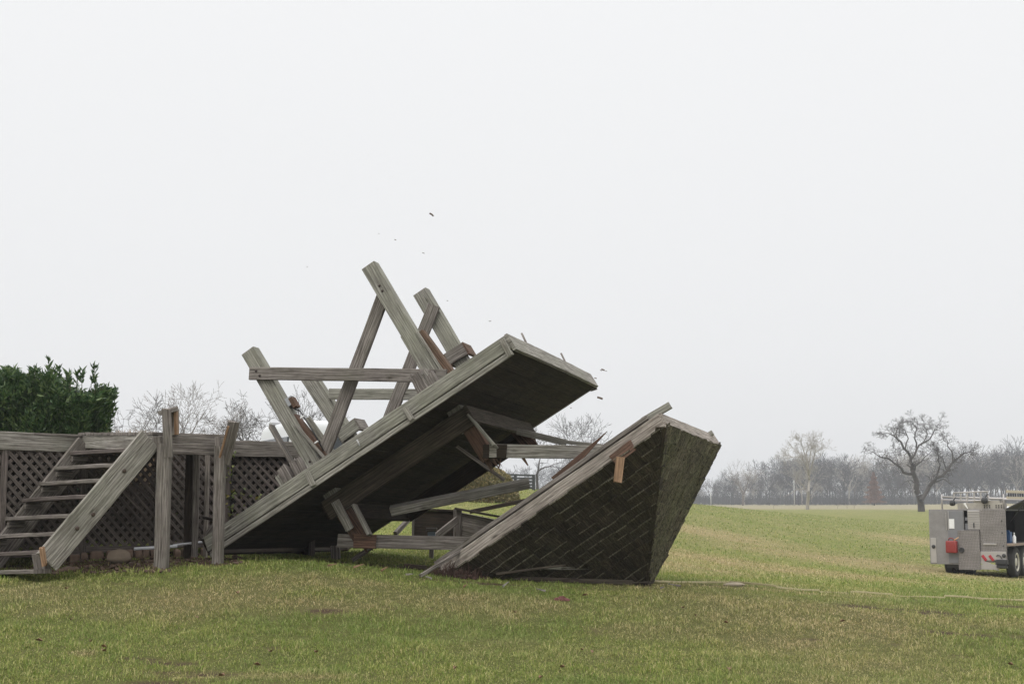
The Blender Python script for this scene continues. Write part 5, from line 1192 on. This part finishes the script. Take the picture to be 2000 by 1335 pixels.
# pull strap across the lawn
def strap():
    pts = [(1254, 1141), (1300, 1140), (1380, 1140), (1425, 1142), (1470, 1146), (1516, 1150), (1560, 1154), (1600, 1156), (1662, 1160), (1742, 1163), (1845, 1168), (1920, 1172), (2010, 1176), (2090, 1178)]
    P = [ghit(*p) for p in pts]; m = MB()
    for i in range(len(P) - 1):
        h = .038 if i in (3, 4) else (.028 if i in (0, 1, 2, 5, 6, 8, 10, 11) else .004)
        n = 8
        for k in range(n):
            a = P[i].lerp(P[i+1], k / n); b = P[i].lerp(P[i+1], (k + 1) / n); f = lambda q: V((q.x, q.y, tz(q.x, q.y) + h + .006 * math.sin(q.x * 5)))
            m.beam(f(a), f(b) + (f(b) - f(a)) * .05, .022, .01, (0, 0, 1), jit=0, ch=.002)
    o = m.build('pull_strap', plain('pale yellow strap', (.44, .38, .22), .8), origin=P[0]); tag(o, 'pale yellow pulling strap running over the lawn from the roof tip to the right', 'strap')
strap()
g_ = ghit(1433, 1145); rock('soil_clod', (g_.x, g_.y, g_.z + .02), .13, .07, .035, plain('pale dry soil', (.3, .25, .18), .95, var=.3, scale=20, bump=.6), 'pale lump of torn dry soil beside the strap', 'clod', seed=5)

# ------------------------------------------------------------------ wood chips in the air
chip_m = plain('dark wood chip', (.10, .07, .05), .9)
chips = [c0 for c0 in [(843, 419, 4.5, 'largest dark wood chip flying high above the tower'), (1172, 777, 5, 'flat dark wood chip flying right of the tower floor, above the distant bare tree'), (1178, 722, 3.5, 'dark wood chip flying just right of the floor corner'), (1174, 723, 2, None), (1184, 724, 1.5, None), (1163, 738, 2, None), (827, 494, 2.2, 'small wood chip flying below the largest one'), (772, 468, 1.6, None), (812, 499, 1.2, None), (957, 627, 2.2, 'thin wood sliver flying above the tower floor'), (874, 587, 1.4, None), (1015, 471, 1.2, None), (1014, 491, 1.2, None), (1062, 510, 1.2, None), (1127, 561, 1.2, None), (1115, 796, 1.6, None), (1101, 541, 1.2, None), (600, 521, 1.3, None), (618, 676, 1.2, None), (530, 654, 1.1, None), (916, 513, 1.1, None), (740, 456, 1.3, None), (997, 765, 1.2, None), (870, 560, 1.0, None)] if c0[2] > 1.25]
for i, (x, y, s, lb) in enumerate(chips):
    c_ = unp(x, y, 15 + random.uniform(-.5, 1)); k = s / 185; m = MB(); a = random.uniform(-.6, .3) if i != 0 else -.6
    d = V((math.cos(a), random.uniform(-.4, .4), math.sin(a)))
    m.beam(c_ - d * k, c_ + d * k, k * random.uniform(.5, .9), k * .35, (0, .3, 1), rough0=k * .3, rough1=k * .3, ch=k * .05, jit=k * .1, seg=k * .7)
    o = m.build('wood_chip', chip_m, origin=c_); tag(o, lb or 'tiny dark wood chip flying in the sky around the falling tower', 'wood chip', 'wood chips flying above the tower')
def dust():
    n = 900; t = rng.random(n); x = 560 + t * 460 + rng.normal(size=n) * (30 + 60 * t); y = 255 + t * 190 + rng.normal(size=n) * (20 + 50 * t)
    n2_ = 500; x = np.concatenate([x, 500 + 700 * rng.random(n2_)]); y = np.concatenate([y, 300 + 420 * rng.random(n2_)])
    m = MB()
    for a, b in zip(x, y):
        c_ = unp(float(a), float(b), 15 + random.uniform(-1, 1.5)); s = random.uniform(.0012, .0032)
        q = [c_ + V((random.uniform(-s, s), random.uniform(-s, s), random.uniform(-s, s))) for _ in range(4)]
        for (i, j, k) in ((0, 1, 2), (0, 1, 3), (0, 2, 3), (1, 2, 3)): m.tri(q[i], q[j], q[k])
    o = m.build('sawdust', plain('sawdust', (.3, .25, .2), .9), origin=unp(750, 350, 15)); tag(o, 'faint cloud of sawdust specks drifting above the tower', 'sawdust', kind='stuff')
dust()

# ------------------------------------------------------------------ haze
def haze():
    m = bpy.data.materials.new('haze'); m.use_nodes = True; n = m.node_tree.nodes; l = m.node_tree.links; n.clear()
    out = n.new('ShaderNodeOutputMaterial'); v = n.new('ShaderNodeVolumePrincipled'); v.inputs['Density'].default_value = .0006; v.inputs['Color'].default_value = (.93, .955, .985, 1); v.inputs['Anisotropy'].default_value = .1
    l.new(v.outputs[0], out.inputs['Volume'])
    import bmesh
    bm = bmesh.new(); bmesh.ops.create_cube(bm, size=1)
    for q in bm.verts: q.co = V((q.co.x * 1600, q.co.y * 1100 + 500, (q.co.z + .5) * 40 - 12))
    me = bpy.data.meshes.new('haze'); bm.to_mesh(me); bm.free(); me.materials.append(m); o = bpy.data.objects.new('haze', me); C.objects.link(o); tag(o, kind='stuff')
    o['label'] = 'thin pale winter haze over the fields'; o['category'] = 'haze'
haze()
